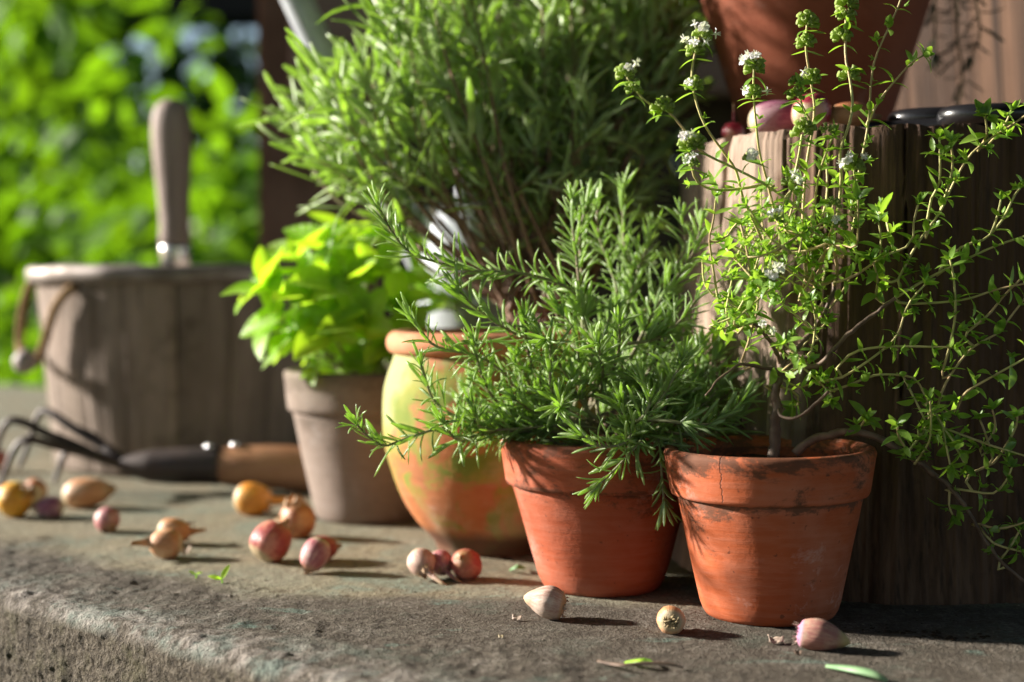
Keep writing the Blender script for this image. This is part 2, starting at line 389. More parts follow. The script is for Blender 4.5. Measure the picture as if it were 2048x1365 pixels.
MAT['garden'] = leaf_mat('garden_leaf', (.022, .065, .008), (.07, .165, .012), (.155, .285, .02), (.27, .46, .005), .42, .6, .2, 3.5)
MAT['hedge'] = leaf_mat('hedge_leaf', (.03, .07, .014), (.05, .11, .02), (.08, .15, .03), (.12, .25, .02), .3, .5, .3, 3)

# ------------------------------------------------------------------ leaf templates: +x along the leaf, +z its upper face
class Tmpl: pass
def sheet_leaf(L, W, segs=6, curl=.2, fold=.25, shape=1.0, mat=None, name='leaf', wave=0, cols=3, stalk=.06):
    V, A, al = [], [], []
    cs = [-1, 0, 1] if cols == 3 else [-1, -.5, 0, .5, 1]
    for i in range(segs + 1):
        t = i / segs
        w = (math.sin(math.pi * t ** shape) ** .75 if 0 < t < 1 else 0) * W / 2
        w = max(w, W * (.04 if i == segs else stalk))
        a = curl * t; x = L * (t if abs(curl) < 1e-4 else math.sin(a) / curl); zc = -L * (0 if abs(curl) < 1e-4 else (1 - math.cos(a)) / curl)
        for c in cs:
            V.append((x, c * w, zc + abs(c) * w * fold + wave * W * math.sin(7 * t + 3 * c) * abs(c))); A.append(abs(c)); al.append(t)
    n = len(cs); F = []
    for i in range(segs):
        for k in range(n - 1): F.append((i * n + k, i * n + n + k, i * n + n + k + 1, i * n + k + 1))
    return finish(V, F, {'across': A, 'under': [0] * len(V), 'along': al}, mat, name, L)
def needle_leaf(L, W, segs=5, curl=.3, mat=None, name='leaf', thick=.45):
    V, un = [], []
    for i in range(segs + 1):
        t = i / segs; w = W / 2 * (.45 + .55 * min(1, t * 4)) * (1 if t < .8 else 1 - .65 * ((t - .8) / .2) ** 1.6)
        a = curl * t; x = L * (t if abs(curl) < 1e-4 else math.sin(a) / curl); zc = -L * (0 if abs(curl) < 1e-4 else (1 - math.cos(a)) / curl)
        for (y, z, u) in ((-1, 0, .25), (0, thick, 0), (1, 0, .25), (.55, -thick * .9, .5), (0, -thick * .35, 1), (-.55, -thick * .9, .5)):
            V.append((x, y * w, zc + z * w)); un.append(u)
    F = []
    for i in range(segs):
        for k in range(6): F.append((i * 6 + k, i * 6 + 6 + k, i * 6 + 6 + (k + 1) % 6, i * 6 + (k + 1) % 6))
    e = segs * 6; F.append((e, e + 5, e + 4, e + 3, e + 2, e + 1))
    return finish(V, F, {'across': [1] * len(V), 'under': un, 'along': [0] * len(V)}, mat, name, L)
def finish(V, F, attrs, mat, name, L):
    t = Tmpl(); t.V = np.array(V, dtype=np.float32); t.F = F; t.attrs = {k: np.array(a, dtype=np.float32) for k, a in attrs.items()}
    t.loops = np.array([i for f in F for i in f], dtype=np.int32); t.lens = np.array([len(f) for f in F], dtype=np.int32)
    t.me = mesh(name, V, F, mat, True, attrs); t.mat = mat; t.L = L; return t
def mat4(pos, d, up, s=1.0):
    x = d.normalized(); z = up - x * up.dot(x)
    z = z.normalized() if z.length > 1e-6 else x.orthogonal().normalized()
    y = z.cross(x)
    return Matrix(((x.x * s, y.x * s, z.x * s, pos.x), (x.y * s, y.y * s, z.y * s, pos.y), (x.z * s, y.z * s, z.z * s, pos.z), (0, 0, 0, 1)))
def joined(name, places, root_loc, parent, attrs=True):
    """many leaves as one mesh"""
    byt = {}
    for t, M in places: byt.setdefault(id(t), (t, []))[1].append(M)
    VV, LL, NN, off, at = [], [], [], 0, {'across': [], 'under': [], 'along': []}
    mats = None
    for t, Ms in byt.values():
        A = np.array([[list(r) for r in M] for M in Ms], dtype=np.float32)
        v = np.einsum('nij,kj->nki', A[:, :3, :3], t.V) + A[:, None, :3, 3] - np.array(root_loc, dtype=np.float32)
        k = len(t.V); VV.append(v.reshape(-1, 3))
        LL.append((t.loops[None, :] + (np.arange(len(Ms)) * k)[:, None] + off).ravel()); NN.append(np.tile(t.lens, len(Ms)))
        for q in at: at[q].append(np.tile(t.attrs[q], len(Ms)))
        off += k * len(Ms); mats = t.mat
    N = np.concatenate(NN); starts = np.concatenate([[0], np.cumsum(N)[:-1]])
    me = mesh(name, np.concatenate(VV), (np.concatenate(LL), starts), mats, True, {q: np.concatenate(a) for q, a in at.items()})
    o = obj(name, me, parent); o['kind'] = 'stuff'; return o
def project(p):
    d = p - Vector((0, 0, CAMH)); f = Vector((0, math.cos(PITCH), -math.sin(PITCH))); u = Vector((0, math.sin(PITCH), math.cos(PITCH)))
    z = d.dot(f); return (1024 + FPX * d.x / z, 682.5 - FPX * d.dot(u) / z, z)
def plant_leaves(root, places, limit=300, near=.0, pname='leaf'):
    """the largest-looking leaves become objects, the rest one mass"""
    sc = []
    for i, (t, M) in enumerate(places):
        p = M @ Vector((t.L * .5, 0, 0)); u, v, z = project(p)
        if not (-10 < u < 2058 and -10 < v < 1375): sc.append(-1); continue
        d = M.to_3x3() @ Vector((t.L, 0, 0)); view = (p - camo.location).normalized()
        sc.append((d - view * d.dot(view)).length / z - near * (z - .7))
    order = np.argsort(-np.array(sc)); pick = set(int(i) for i in order[:limit])
    rl = root.location; I = Matrix.Translation(-rl)
    for i in pick:
        t, M = places[i]; obj(pname, t.me, root, M=I @ M)
    rest = [pl for i, pl in enumerate(places) if i not in pick]
    if rest: joined('foliage', rest, rl, root)
def rnd(a, b): return random.uniform(a, b)
def rvec(s=1.0): return Vector((random.gauss(0, s), random.gauss(0, s), random.gauss(0, s)))

# ================================================================== the setting
EA = Vector((-.306, .851)); EE = Vector((.768, -.640)); EN = Vector((.640, .768))     # ledge edge: origin, along, inward
def build_ledge():
    s = np.concatenate([np.linspace(-2.6, -.34, 90), np.linspace(-.34, .70, 700)[1:], np.linspace(.70, 2.6, 60)[1:]])
    t = np.concatenate([np.linspace(1.02, .5, 40), np.linspace(.5, .16, 110)[1:], np.linspace(.16, .012, 95)[1:]])
    prof = [(1.03, -.6, 0.0), (1.03, -.012, 0.0)] + [(a, 0.0, 0.0) for a in t]
    for k in range(1, 11):
        a = k / 10 * math.pi / 2; prof.append((.012 - .012 * math.sin(a), -.009 + .009 * math.cos(a), a / (math.pi / 2)))
    for z in np.concatenate([np.linspace(-.009, -.125, 84)[1:], np.linspace(-.13, -.6, 12)[1:]]): prof.append((0.0, z, 1.0))
    V, tt, fc, ss = [], [], [], []
    for (a, z, f) in prof:
        for q in s:
            p = EA + EE * q + EN * a
            if -.36 < q < .75 and a < .55:
                n = nz(q * 22, a * 22, z * 22, 3); n2 = nz(q * 110, a * 110, z * 110, 2)
                worn = max(0, min(1, (.13 - a + .03 * n) / .06))
                dz = .0006 * n + .0004 * n2 + worn * (.0010 * n + .0009 * n2 + .0015)
                if f < .5:
                    zz = z + dz - (0.004 * max(0, n - .1) if a < .03 else 0); hh = 0
                else:
                    zz = z; hh = 0
                n3 = nz(q * 330, a * 330, z * 330, 2) if f > .3 else 0
                ou = f * (.0016 * n + .0012 * n2 + .0011 * n3 + .004 * nz(q * 6, z * 9, 4, 2) - (.004 * max(0, nz(q * 45, z * 45, 7, 2) - .12) if f < 1 else 0))
                p = p - EN * (ou + hh); V.append((p.x, p.y, zz))
            else: V.append((p.x, p.y, z))
            ss.append(q); tt.append(a if f < 1 else 0); fc.append(max(0, (f - .55) / .45))
    n = len(s); m = len(prof)
    i = np.arange(m - 1)[:, None] * n + np.arange(n - 1)[None, :]
    q = np.stack([i, i + n, i + n + 1, i + 1], -1).reshape(-1)
    me = mesh('ledge', V, (q, np.arange((m - 1) * (n - 1)) * 4), MAT['concrete'], True, {'tt': tt, 'face': fc, 'ss': ss})
    tag(obj('stone_ledge', me), kind='structure')
build_ledge()
gm = NT('garden_soil'); gp = gm.pos(); gn = gm.noise(gp, 4, 5)
MAT['ground'] = gm.end(gm.pbr(gm.ramp(gn, [(.35, (.03, .04, .015)), (.65, (.07, .085, .03))]), .95, None, .1))
V = []; F = []
for j in range(41):
    for i in range(41):
        x = -60 + 3 * i; y = -40 + 3 * j; V.append((x, y, -.45 + .05 * nz(x * .3, y * .3, 0)))
for j in range(40):
    for i in range(40): F.append((j * 41 + i, j * 41 + i + 1, j * 41 + i + 42, j * 41 + i + 41))
tag(obj('ground', mesh('ground', V, F, MAT['ground'])), kind='structure')

# garden greenery behind: one mass of leaves in clumps
GL = [sheet_leaf(.075, .052, 4, c, .2, .85, MAT['garden'], 'garden_leaf') for c in (.2, .6, -.3)]
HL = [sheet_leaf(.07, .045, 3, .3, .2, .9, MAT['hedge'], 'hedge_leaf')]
def garden():
    pl = []
    clumps = []
    for k in range(104):
        x = rnd(-2.3, -.42); y = 3.0 + (-.54 - x) / 1.56 * 2.6 + rnd(-.30, .30)
        top = .187 + y * (575 - 130) / FPX
        u = 1024 + FPX * x / y
        if u < 340: top = .187 + y * (575 + 160) / FPX
        r = rnd(.13, .30); clumps.append((x, y, rnd(-.4, top - r - (.06 if u > 330 else -.1)), r))
    for (x, y, z, r) in clumps:
        for _ in range(int(48 * (r / .2) ** 2)):
            d = rvec(); d.normalize(); p = Vector((x, y, z)) + d * r * rnd(.55, 1.0)
            dr = (d + rvec(.5) + Vector((0, 0, -.35))).normalized()
            pl.append((random.choice(GL), mat4(p, dr, Vector((0, 0, 1)) + d * .6 + rvec(.5), rnd(.7, 1.5))))
    o = joined('garden_foliage', pl, (0, 0, 0), None)
    tag(o, 'blurred bright green sunlit garden leaves behind the wooden tub', 'foliage', kind='stuff')
    pl = []
    for k in range(9000):
        x = rnd(-4.2, 1.5); y = 6.4 + rnd(-.25, .35)
        top = 1.22 + .22 * nz(x * 1.3, 2, 0) + (1.6 if x < -1.5 else 0)
        z = -.5 + (top + .5) * random.random()
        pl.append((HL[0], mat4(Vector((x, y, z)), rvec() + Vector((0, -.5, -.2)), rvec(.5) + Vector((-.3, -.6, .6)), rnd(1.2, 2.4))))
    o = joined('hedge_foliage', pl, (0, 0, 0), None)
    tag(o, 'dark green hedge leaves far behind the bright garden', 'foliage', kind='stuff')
garden()

# wooden post, beam, shed wall
def board(name, size, loc, mat, parent=None, rot=(0, 0, 0), bev=.004):
    V, F = box(*size, bev); o = obj(name, mesh(name, V, F, mat, False), parent, loc); o.rotation_euler = rot; return o
pL = P(515, 300, 2.0).x; pR = P(800, 300, 2.0).x
po = board('wooden_post', (pR - pL, .16, 3.05), ((pL + pR) / 2, 2.08, -.47), MAT['post'], None, (0, 0, R(0)), .008)
tag(po, 'dark brown wooden post between the garden and the lavender', 'post')
bz = P(400, 40, 5.9).z
bo = board('wooden_beam', (6.4, .25, .8), (P(515, 0, 5.9).x - 1.6, 6.0, bz), MAT['beam'], None, (0, 0, 0), .01)
tag(bo, 'black horizontal wooden beam above the garden at the top edge', 'beam')
for sx in (-1, 1): board('support', (.22, .22, bz + .45), (sx * 2.9, 0, -bz - .45), MAT['beam'], bo)
wl = empty('plank_wall', (.45, 1.86, 0), 'dark plank wall with a weathered rail behind the lavender and the stump', 'wall')
x = -.62
while x < 1.1:
    w = rnd(.11, .15)
    board('board', (w - .004, .022, 2.15), (x + w / 2, 0 + rnd(0, .004), -.47), MAT['wall_dark'], wl, (0, 0, 0), .003); x += w
rz = P(1400, 180, 1.72).z
rl_ = board('rail', (1.9, .05, .17), (.23, -.10, rz), MAT['rail'], wl, (0, 0, 0), .004)
rl_['label'] = 'greyish pink weathered rail'
board('rail', (1.9, .05, .17), (.23, -.10, rz + .176), MAT['rail'], wl, (0, 0, 0), .004)

# added roof, never in frame: keeps the open sky off the ledge, the low sun comes in under it
rf = empty('added_roof', (.4, .9, 1.45), 'unseen dark plank roof added overhead to cut the sky light', 'roof')
for k in range(30): board('plank', (4.2, .238, .03), (.3, -5.2 + .24 * k, 0), MAT['beam'], rf, (0, 0, 0), .004)
for k in range(4): board('rafter', (.09, 7.1, .12), (-1.5 + 1.2 * k, -1.7, -.125), MAT['beam'], rf, (0, 0, 0), .004)

# ------------------------------------------------------------------ stump
STC = Vector((.286, 1.012, 0)); STR = .160; STH = .284
def stump():
    n = 900; rows = 46; V = []; zs = [STH * (k / (rows - 1)) for k in range(rows)]
    cracks = [(R(211), .032, .10, .72), (R(252), .0035, .10, .25), (R(279), .003, .08, .3), (R(229), .006, .08, .7), (R(204), .006, .06, .8), (R(236), .004, .1, .55), (R(192), .006, .1, .6)]
    for z in zs:
        h = z / STH
        for k in range(n):
            a = 2 * math.pi * k / n
            g = nz(math.cos(a) * 16, math.sin(a) * 16, z * 2.0, 3) * .0016 + nz(math.cos(a) * 60, math.sin(a) * 60, z * 5, 2) * .0013
            lump = nz(math.cos(a) * 1.6, math.sin(a) * 1.6, z * 4, 2) * .006
            b_ = a - R(4); r = STR / (abs(math.cos(b_)) ** 3 + abs(math.sin(b_)) ** 3) ** (1 / 3) + g + lump + .018 * (1 - h) ** 2
            for (ca, wd, dp, h0) in cracks:
                d = abs((a - ca + math.pi + .012 * nz(z * 20, ca * 9, 1) ) % (2 * math.pi) - math.pi)
                ww = wd * (max(0, (h - h0) / (1 - h0)) if h0 > 0 else .55 + .45 * h)
                if ww > 1e-4 and d < ww: r -= min(.03, dp * .12) * (1 - d / ww) ** .7
            if h > .985: r -= .002
            V.append((r * math.cos(a), r * math.sin(a), z + (.0025 * nz(a * 9, 3, 0) * (h > .9))))
    F = []
    for j in range(rows - 1):
        for k in range(n):
            q = (k + 1) % n; F.append((j * n + k, j * n + q, j * n + n + q, j * n + n + k))
    rt = empty('tree_stump', STC, 'upright weathered tree stump with cracked sides behind the thyme pot', 'stump')
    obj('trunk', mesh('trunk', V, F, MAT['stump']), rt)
    top = V[-n:]; TV = list(top); rings = 10
    for j in range(1, rings + 1):
        f = 1 - j / (rings + .5)
        for k in range(0, n):
            x, y, z = top[k]; TV.append((x * f, y * f, STH + .001 * nz(x * f * 60, y * f * 60, 0)))
    TF = []
    for j in range(rings):
        for k in range(n):
            q = (k + 1) % n; TF.append((j * n + k, j * n + q, j * n + n + q, j * n + n + k))
    TF.append(tuple(range(rings * n, rings * n + n)))
    obj('sawn_top', mesh('sawn_top', TV, TF, MAT['stump_top']), rt)
stump()
# leaning board behind the stump
b0 = P(1830, 230, 1.26); b1 = P(2038, 100, 1.26)
bd = board('upright_board', (.22, .025, .60), ((P(1935, 0, 1.27)).x - .015, 1.285, .0), MAT['panel'], None, (0, R(-3.5), R(-38)), .003)
tag(bd, 'warm brown upright board with vertical grain behind the scissors', 'board')

# ------------------------------------------------------------------ pots
def pot(name, base, h, rt_, rb, band, mat, label, lean=(0, 0, 0), soil=.016, rimmat=None, lip=.004):
    rt = empty(name, base, label, 'pot', rot=lean)
    thk = .0075; bo = .0055
    rm = rt_ - bo                                        # body radius under the band
    zb = h - band
    def rr(z): return rb + (rm - .002 - rb) * z / zb
    body = [(0, .0), (rb - .005, 0), (rb - .0015, .001), (rb, .0035)]
    for k in range(1, 15): z = .0035 + (zb - .0035) * k / 14; body.append((rr(z), z))
    body += [(rm - .004, zb + .004)]
    inner = []
    body += [(rm - .006, h - .006)]
    wob = lambda a, z, r: .0005 * nz(math.cos(a) * 2, math.sin(a) * 2, z * 30, 2)
    V, F = lathe(body, 96, wob); obj('body', mesh('body', V, F, mat), rt)
    c = .0028
    rim = [(rm - .0055, zb + .0005), (rt_ - .004 - c, zb), (rt_ - .0035 - c * .3, zb + c * .3), (rt_ - .0035, zb + c)]
    for k in range(1, 6): rim.append((rt_ - .0035 + .0035 * k / 6, zb + c + (band - 2 * c) * k / 6))
    rim += [(rt_, h - c * 1.3), (rt_ - c * .35, h - c * .35), (rt_ - c * 1.2, h), (rt_ - thk + c, h - .0003), (rt_ - thk, h - c), (rt_ - thk - .001, h - .012), (rt_ - thk - .003, h - soil - .006)]
    V, F = lathe(rim, 96, wob); obj('rim', mesh('rim', V, F, rimmat or mat), rt)
    sr = rt_ - thk - .002
    V, F = lathe([(sr, h - soil), (sr * .85, h - soil + .002), (sr * .6, h - soil + .003), (sr * .3, h - soil + .004), (0, h - soil + .004)], 48)
    V = [(x, y, z + .003 * nz(x * 120, y * 120, 0)) for x, y, z in V]
    obj('soil', mesh('soil', V, F, MAT['soil']), rt)
    return rt
tb = G(1540, 1225); TD = tb.y
pot('terracotta_pot', (tb.x, tb.y, -.0003), .0966, .0602, .0385, .0275, MAT['terra_front'], 'small terracotta pot with cracked stained rim holding the thyme', (0, R(-.8), R(10)), soil=.013)
rb_ = G(1203, 1172); RD = rb_.y
pot('terracotta_pot', (rb_.x, rb_.y, -.0003), .0945, .0635, .0375, .0295, MAT['terra_rose'], 'smooth terracotta pot overflowing with rosemary needles', (0, 0, R(100)), soil=.012)
gb = G(740, 1034); GD = gb.y
pot('clay_pot', (gb.x, gb.y, -.0003), .121, .0695, .0435, .033, MAT['grey_clay'], 'grey brown clay pot with bright green leafy herb beside the urn', (0, 0, R(30)), soil=.012)
bp = P(1628, 262, 1.065); bp.z = STH + .0005
pot('terracotta_pot', bp, .165, .093, .0475, .045, MAT['terra_big'], 'large dark terracotta pot standing on top of the stump', (0, 0, R(60)), soil=.015)

ub = G(985, 1094); UD = ub.y
def urn():
    rt = empty('urn', (ub.x, ub.y, -.0003), 'round bellied terracotta urn stained with green algae beside the rosemary pot', 'urn')
    H = .157
    pr = [(0, 0), (.036, 0), (.0400, .002), (.0415, .005), (.0450, .0095), (.0553, .0215), (.0655, .038), (.0732, .059), (.0778, .078), (.0788, .097), (.0778, .112), (.0750, .124), (.0710, .135), (.0690, .1405)]
    pts = smooth_path([Vector((a, 0, b)) for a, b in pr], sub=3)
    wob = lambda a, z, r: .0012 * nz(math.cos(a) * 1.6, math.sin(a) * 1.6, z * 18, 3)
    V, F = lathe([(max(0, p.x), p.z) for p in pts] + [(.066, .141), (.062, .135)], 96, wob)
    V = [(x, y, z) for x, y, z in V]
    obj('body', mesh('body', V, F, MAT['terra_urn']), rt)
    rim = [(.066, .1395)]
    for k in range(0, 13):
        a = -math.pi / 2 + math.pi * k / 12; rim.append((.0690 + .0065 * math.cos(a), .1482 + .0082 * math.sin(a)))
    rim += [(.063, .1555), (.061, .150), (.060, .138)]
    V, F = lathe(rim, 96, wob); obj('rim', mesh('rim', V, F, MAT['urn_rim']), rt)
    V, F = lathe([(.0615, .148), (.05, .149), (.03, .151), (0, .152)], 40); V = [(x, y, z + .003 * nz(x * 90, y * 90, 2)) for x, y, z in V]
    obj('soil', mesh('soil', V, F, MAT['soil']), rt)
urn()

# ------------------------------------------------------------------ zinc watering can behind the urn
def watering_can():
    D = 1.25; c = P(970, 600, D); r = .060
    rt = empty('watering_can', (c.x, D, 0), 'pale zinc watering can with long spout half hidden behind the lavender', 'watering can')
    zt = P(0, 440, D).z; 
    prof = [(0, 0), (r * 1.08, 0), (r * 1.09, .004), (r * 1.04, .012), (r, zt * .55), (r * .98, zt * .62), (r * 1.0, zt * .63), (r * .97, zt), (r * .9, zt + .01), (r * .86, zt + .012), (r * .80, zt + .008)]
    V, F = lathe(prof, 64); obj('body', mesh('body', V, F, MAT['zinc']), rt)
    V, F = lathe([(r * .995, zt * .70 - .004), (r * 1.035, zt * .70 - .003), (r * 1.045, zt * .70), (r * 1.035, zt * .70 + .003), (r * .985, zt * .70 + .004)], 64)
    obj('band', mesh('band', V, F, MAT['zinc']), rt)
    pts = [P(925, 620, D), P(868, 540, D), P(815, 450, D - .01), P(750, 340, D - .015), P(700, 215, D - .02), P(640, 95, D - .025), P(585, -20, D - .03), P(530, -130, D - .03)]
    pp, rad = smooth_path(pts, [.022, .019, .017, .0155, .0145, .014, .0135, .013])
    V, F = tube(pp, rad, 24); obj('spout', mesh('spout', local(V, rt.location), F, MAT['zinc']), rt)
    hp = [P(1040, 470, D), P(1100, 380, D), P(1110, 250, D), P(1040, 160, D), P(960, 180, D), P(930, 300, D), P(925, 440, D)]
    V, F = tube(smooth_path(hp), .006, 10); obj('handle', mesh('handle', local(V, rt.location), F, MAT['zinc']), rt)
watering_can()

# ------------------------------------------------------------------ wooden tub with rope, trowel, hand rake
tc = P(372, 900, 1.52); 
def tub():
    c = Vector((tc.x, 1.52, 0)); h = .206; r0, r1 = .134, .154
    rt = empty('wooden_tub', c, 'weathered round wooden tub with tin rim and rope loop at left', 'tub')
    wob = lambda a, z, r: .0025 * nz(math.cos(a) * 2.2, math.sin(a) * 2.2, z * 4, 3) + .0012 * nz(math.cos(a) * 14, math.sin(a) * 14, z * 2, 2)
    pr = [(0, 0), (r0 - .006, 0), (r0, .004)] + [(r0 + (r1 - r0) * k / 14, .004 + (h - .008) * k / 14) for k in range(1, 15)] + [(r1 - .012, h - .002), (r1 - .016, h - .03), (r0 - .02, .02), (0, .018)]
    NS = 18
    for k in range(NS):
        a0 = 2 * math.pi * (k + .02 * nz(k * 3.1, 0, 0)) / NS + .006; a1 = 2 * math.pi * (k + 1) / NS - .006; V, F = [], []; m_ = 9; dr = rnd(-.0008, .0008)
        for (rr, z) in pr[2:-2]:
            for i in range(m_ + 1):
                a = a0 + (a1 - a0) * i / m_; e = -.0012 if i in (0, m_) else 0; q = rr + wob(a, z, rr) + dr + e; V.append((q * math.cos(a), q * math.sin(a), z))
        for j in range(len(pr) - 5):
            for i in range(m_): F.append((j * (m_ + 1) + i, j * (m_ + 1) + i + 1, (j + 1) * (m_ + 1) + i + 1, (j + 1) * (m_ + 1) + i))
        obj('stave', mesh('stave', V, F, MAT['tub']), rt)
    V, F = lathe([(0, .001), (r0 - .004, .001), (r0 - .003, .012), (r1 - .006, h - .02), (r1 - .012, h - .02), (r0 - .02, .02), (0, .02)], 64); obj('bottom', mesh('bottom', V, F, MAT['tub']), rt)
    rim = [(r1 - .015, h - .012), (r1 + .0035, h - .014), (r1 + .006, h - .012), (r1 + .0065, h - .004), (r1 + .005, h + .001), (r1, h + .003), (r1 - .010, h + .002), (r1 - .016, h - .004)]
    V, F = lathe(rim, 128, lambda a, z, r: .0016 * nz(math.cos(a) * 3, math.sin(a) * 3, 1)); V = [(x, y, z + .002 * nz(x * 12, y * 12, 4)) for x, y, z in V]
    obj('tin_rim', mesh('tin_rim', V, F, MAT['tin_rim']), rt)
    V, F = lathe([(.125, .16), (.08, .168), (0, .172)], 40); V = [(x, y, z + .008 * nz(x * 40, y * 40, 0)) for x, y, z in V]
    obj('soil', mesh('soil', V, F, MAT['soil']), rt)
    def on(u, v, out=.007):
        rr = r1 + out; a = (u - 1024) / FPX; A = a * a + 1; Bq = -2 * (a * c.x + c.y); Cq = c.x ** 2 + c.y ** 2 - rr * rr; q = max(0, Bq * Bq - 4 * A * Cq)
        return P(u, v, (-Bq - math.sqrt(q)) / (2 * A))
    d2 = on(80, 700).y
    pts = [on(66, 560, .0), on(52, 590, .004), on(42, 640, .006), on(40, 690), P(50, 726, d2 - .005), P(74, 722, d2), on(90, 680), on(108, 620), on(128, 590), on(147, 576, .001)]
    pp = smooth_path(pts, sub=14); V, F = tube(pp, .0042, 10)
    T, Ns = frames(pp); strands = []
    for ph in (0, 2.09, 4.19):
        q = [p + (Ns[i] * math.cos(i * .55 + ph) + T[i].cross(Ns[i]) * math.sin(i * .55 + ph)) * .0024 for i, p in enumerate(pp)]
        strands.append(tube(q, .0026, 6))
    V, F = join(strands); obj('rope', mesh('rope', local(V, c), F, MAT['rope']), rt)
    bc = P(50, 724, d2 - .012); V, F = lathe([(0, -.0125), (.006, -.0115), (.0105, -.006), (.0118, 0), (.0105, .006), (.006, .0115), (0, .0125)], 24, lambda a, z, r: .001 * nz(a, z * 90, 0))
    o = obj('bead', mesh('bead', V, F, MAT['bead']), rt, bc - c); o.rotation_euler = (R(50), R(30), 0)
tub()
def trowel():
    D = 1.50; b = P(352, 530, D); t = P(343, 215, D); ax = (t - b); L = ax.length
    rt = empty('trowel', P(352, 560, D), 'garden trowel with worn wooden handle standing upright in the tub', 'trowel', rot=ax.to_track_quat('Z', 'Y').to_euler())
    k = L / 315; z0 = .012
    pr = [(.0, 40), (25, 41), (30, 48), (31, 60), (29, 90), (31, 130), (35, 180), (39, 230), (40.5, 270), (39, 296), (34, 316), (25, 329), (12, 336), (0, 338)]
    s = D / FPX
    V, F = lathe([(r * s, z * s + z0) for r, z in pr], 40); obj('handle', mesh('handle', V, F, MAT['handle_old']), rt)
    pr = [(0, -8), (24, -8), (28, 0), (29, 20), (31, 38), (31, 44), (27, 46)]
    V, F = lathe([(r * s, z * s + z0) for r, z in pr], 40); obj('ferrule', mesh('ferrule', V, F, MAT['chrome']), rt)
    V, F = lathe([(0, -130), (8, -128), (10, -60), (14, -10), (14, 0)], 20); V = [(x * s, y * s, z * s + z0) for x, y, z in V]
    obj('tang', mesh('tang', V, F, MAT['iron']), rt)
trowel()
def rake():
    D = 1.29; s = D / FPX
    a = P(250, 932, D); b = P(640, 938, D)
    rt = empty('hand_rake', (P(430, 985, D).x, D, 0), 'hand rake with dark curved tines lying before the tub', 'rake')
    def prof(pts, n=24):
        pp = [P(u, v, D) for u, v, r in pts]; rr = [r * s for u, v, r in pts]
        p2, r2 = smooth_path(pp, rr, sub=5); return tube(p2, r2, n)
    V, F = prof([(438, 933, 30), (446, 933, 37), (480, 934, 42), (530, 935, 45), (580, 937, 46), (630, 940, 45), (680, 943, 44), (740, 946, 40), (790, 949, 30), (800, 949, 12)])
    obj('handle', mesh('handle', local(V, rt.location), F, MAT['handle_warm']), rt)
    V, F = prof([(238, 928, 12), (262, 930, 22), (300, 932, 33), (350, 933, 37), (400, 932, 38), (436, 932, 39), (442, 932, 36)])
    obj('socket', mesh('socket', local(V, rt.location), F, MAT['iron']), rt)
    V, F = join([prof([(432, 897, 5), (434, 893, 7), (436, 889, 5)], 10), prof([(470, 893, 6), (472, 889, 8), (474, 885, 5)], 10)])
    for (u, v) in ((418, 896), (470, 893)):
        V, F = lathe([(0, 0), (9 * s, 0), (9 * s, 5 * s), (5 * s, 9 * s), (0, 10 * s)], 16)
        obj('rivet', mesh('rivet', V, F, MAT['chrome']), rt, P(u, v, D - .004) - rt.location)
    tines = [
      ([(255, 934), (205, 920), (160, 905), (110, 892), (66, 880), (42, 884), (26, 905), (10, 945), (-4, 985)], D - .035, 7.5),
      ([(245, 928), (190, 908), (137, 884), (90, 866), (50, 846), (20, 842), (4, 862), (-8, 900), (-20, 940)], D - .01, 7.5),
      ([(240, 922), (200, 890), (149, 858), (112, 833), (86, 822), (72, 842), (60, 880), (44, 922), (38, 935)], D + .03, 7.5),
      ([(160, 905), (135, 904), (124, 918), (116, 945), (108, 966)], D - .005, 6)]
    for pts, d, r in tines:
        n = len(pts); pp = [P(u, v, D + (d - D) * min(1, i / 4)) for i, (u, v) in enumerate(pts)]
        p2, r2 = smooth_path(pp, [1.25 * r * s * (1 - .35 * (i / (n - 1)) ** 3) for i in range(n)], sub=6)
        V, F = tube(p2, r2, 10, ell=.8); obj('tine', mesh('tine', local(V, rt.location), F, MAT['iron']), rt)
    pp = [P(258, 930, D), P(220, 905, D + .005), P(180, 872, D + .02), P(150, 858, D + .03)]
    p2, r2 = smooth_path(pp, [14 * s, 13 * s, 10 * s, 7 * s]); V, F = tube(p2, r2, 12)
    obj('neck', mesh('neck', local(V, rt.location), F, MAT['iron']), rt)
rake()

# ------------------------------------------------------------------ shallots, onions, garlic
def bulb_mesh(w, h, neck=.5, necklen=.35, bend=0.0, seed=0, squash=1.0, facets=0, zmat=None):
    """axis z from root (0) to neck tip; w = width, h = bulb length without neck"""
    r = w / 2; pr = []
    for k in range(15):
        t = k / 14; a = math.pi * t
        rr = r * math.sin(a) ** .82 * (1 + .10 * math.cos(a)); z = h * (1 - math.cos(a)) / 2
        if t > .72: rr = max(rr, r * neck * .55 * (1 - (t - .72)))
        pr.append((max(rr, r * .10 if t < .5 else r * neck * .3), z))
    pr[0] = (r * .16, .0); pr.insert(0, (0, .002 * h / .02 * .2))
    zt = pr[-1][1]; rn = pr[-1][0]
    for k in range(1, 7):
        t = k / 6; pr.append((rn * (1 - .55 * t) + .0002, zt + necklen * h * t))
    pr.append((0, pr[-1][1] + .0003))
    tot = pr[-1][1]
    def wob(a, z, rr): return rr * (.05 * nz(math.cos(a) * 1.1 + seed, math.sin(a) * 1.1, z * 30, 2) + .022 * nz(math.cos(a) * 5 + seed, math.sin(a) * 5, z * 20, 2) - facets * .16 * abs(math.sin(a * 1.5 + seed)))
    V, F = lathe(pr, 36, wob); zz = [max(0, min(1, v[2] / tot)) for v in V]
    out = []
    for (x, y, z) in V:
        q = max(0, z - zt * .75); out.append((x + bend * q * q / max(h * .4, 1e-4) , y * squash, z))
    return out, F, zz
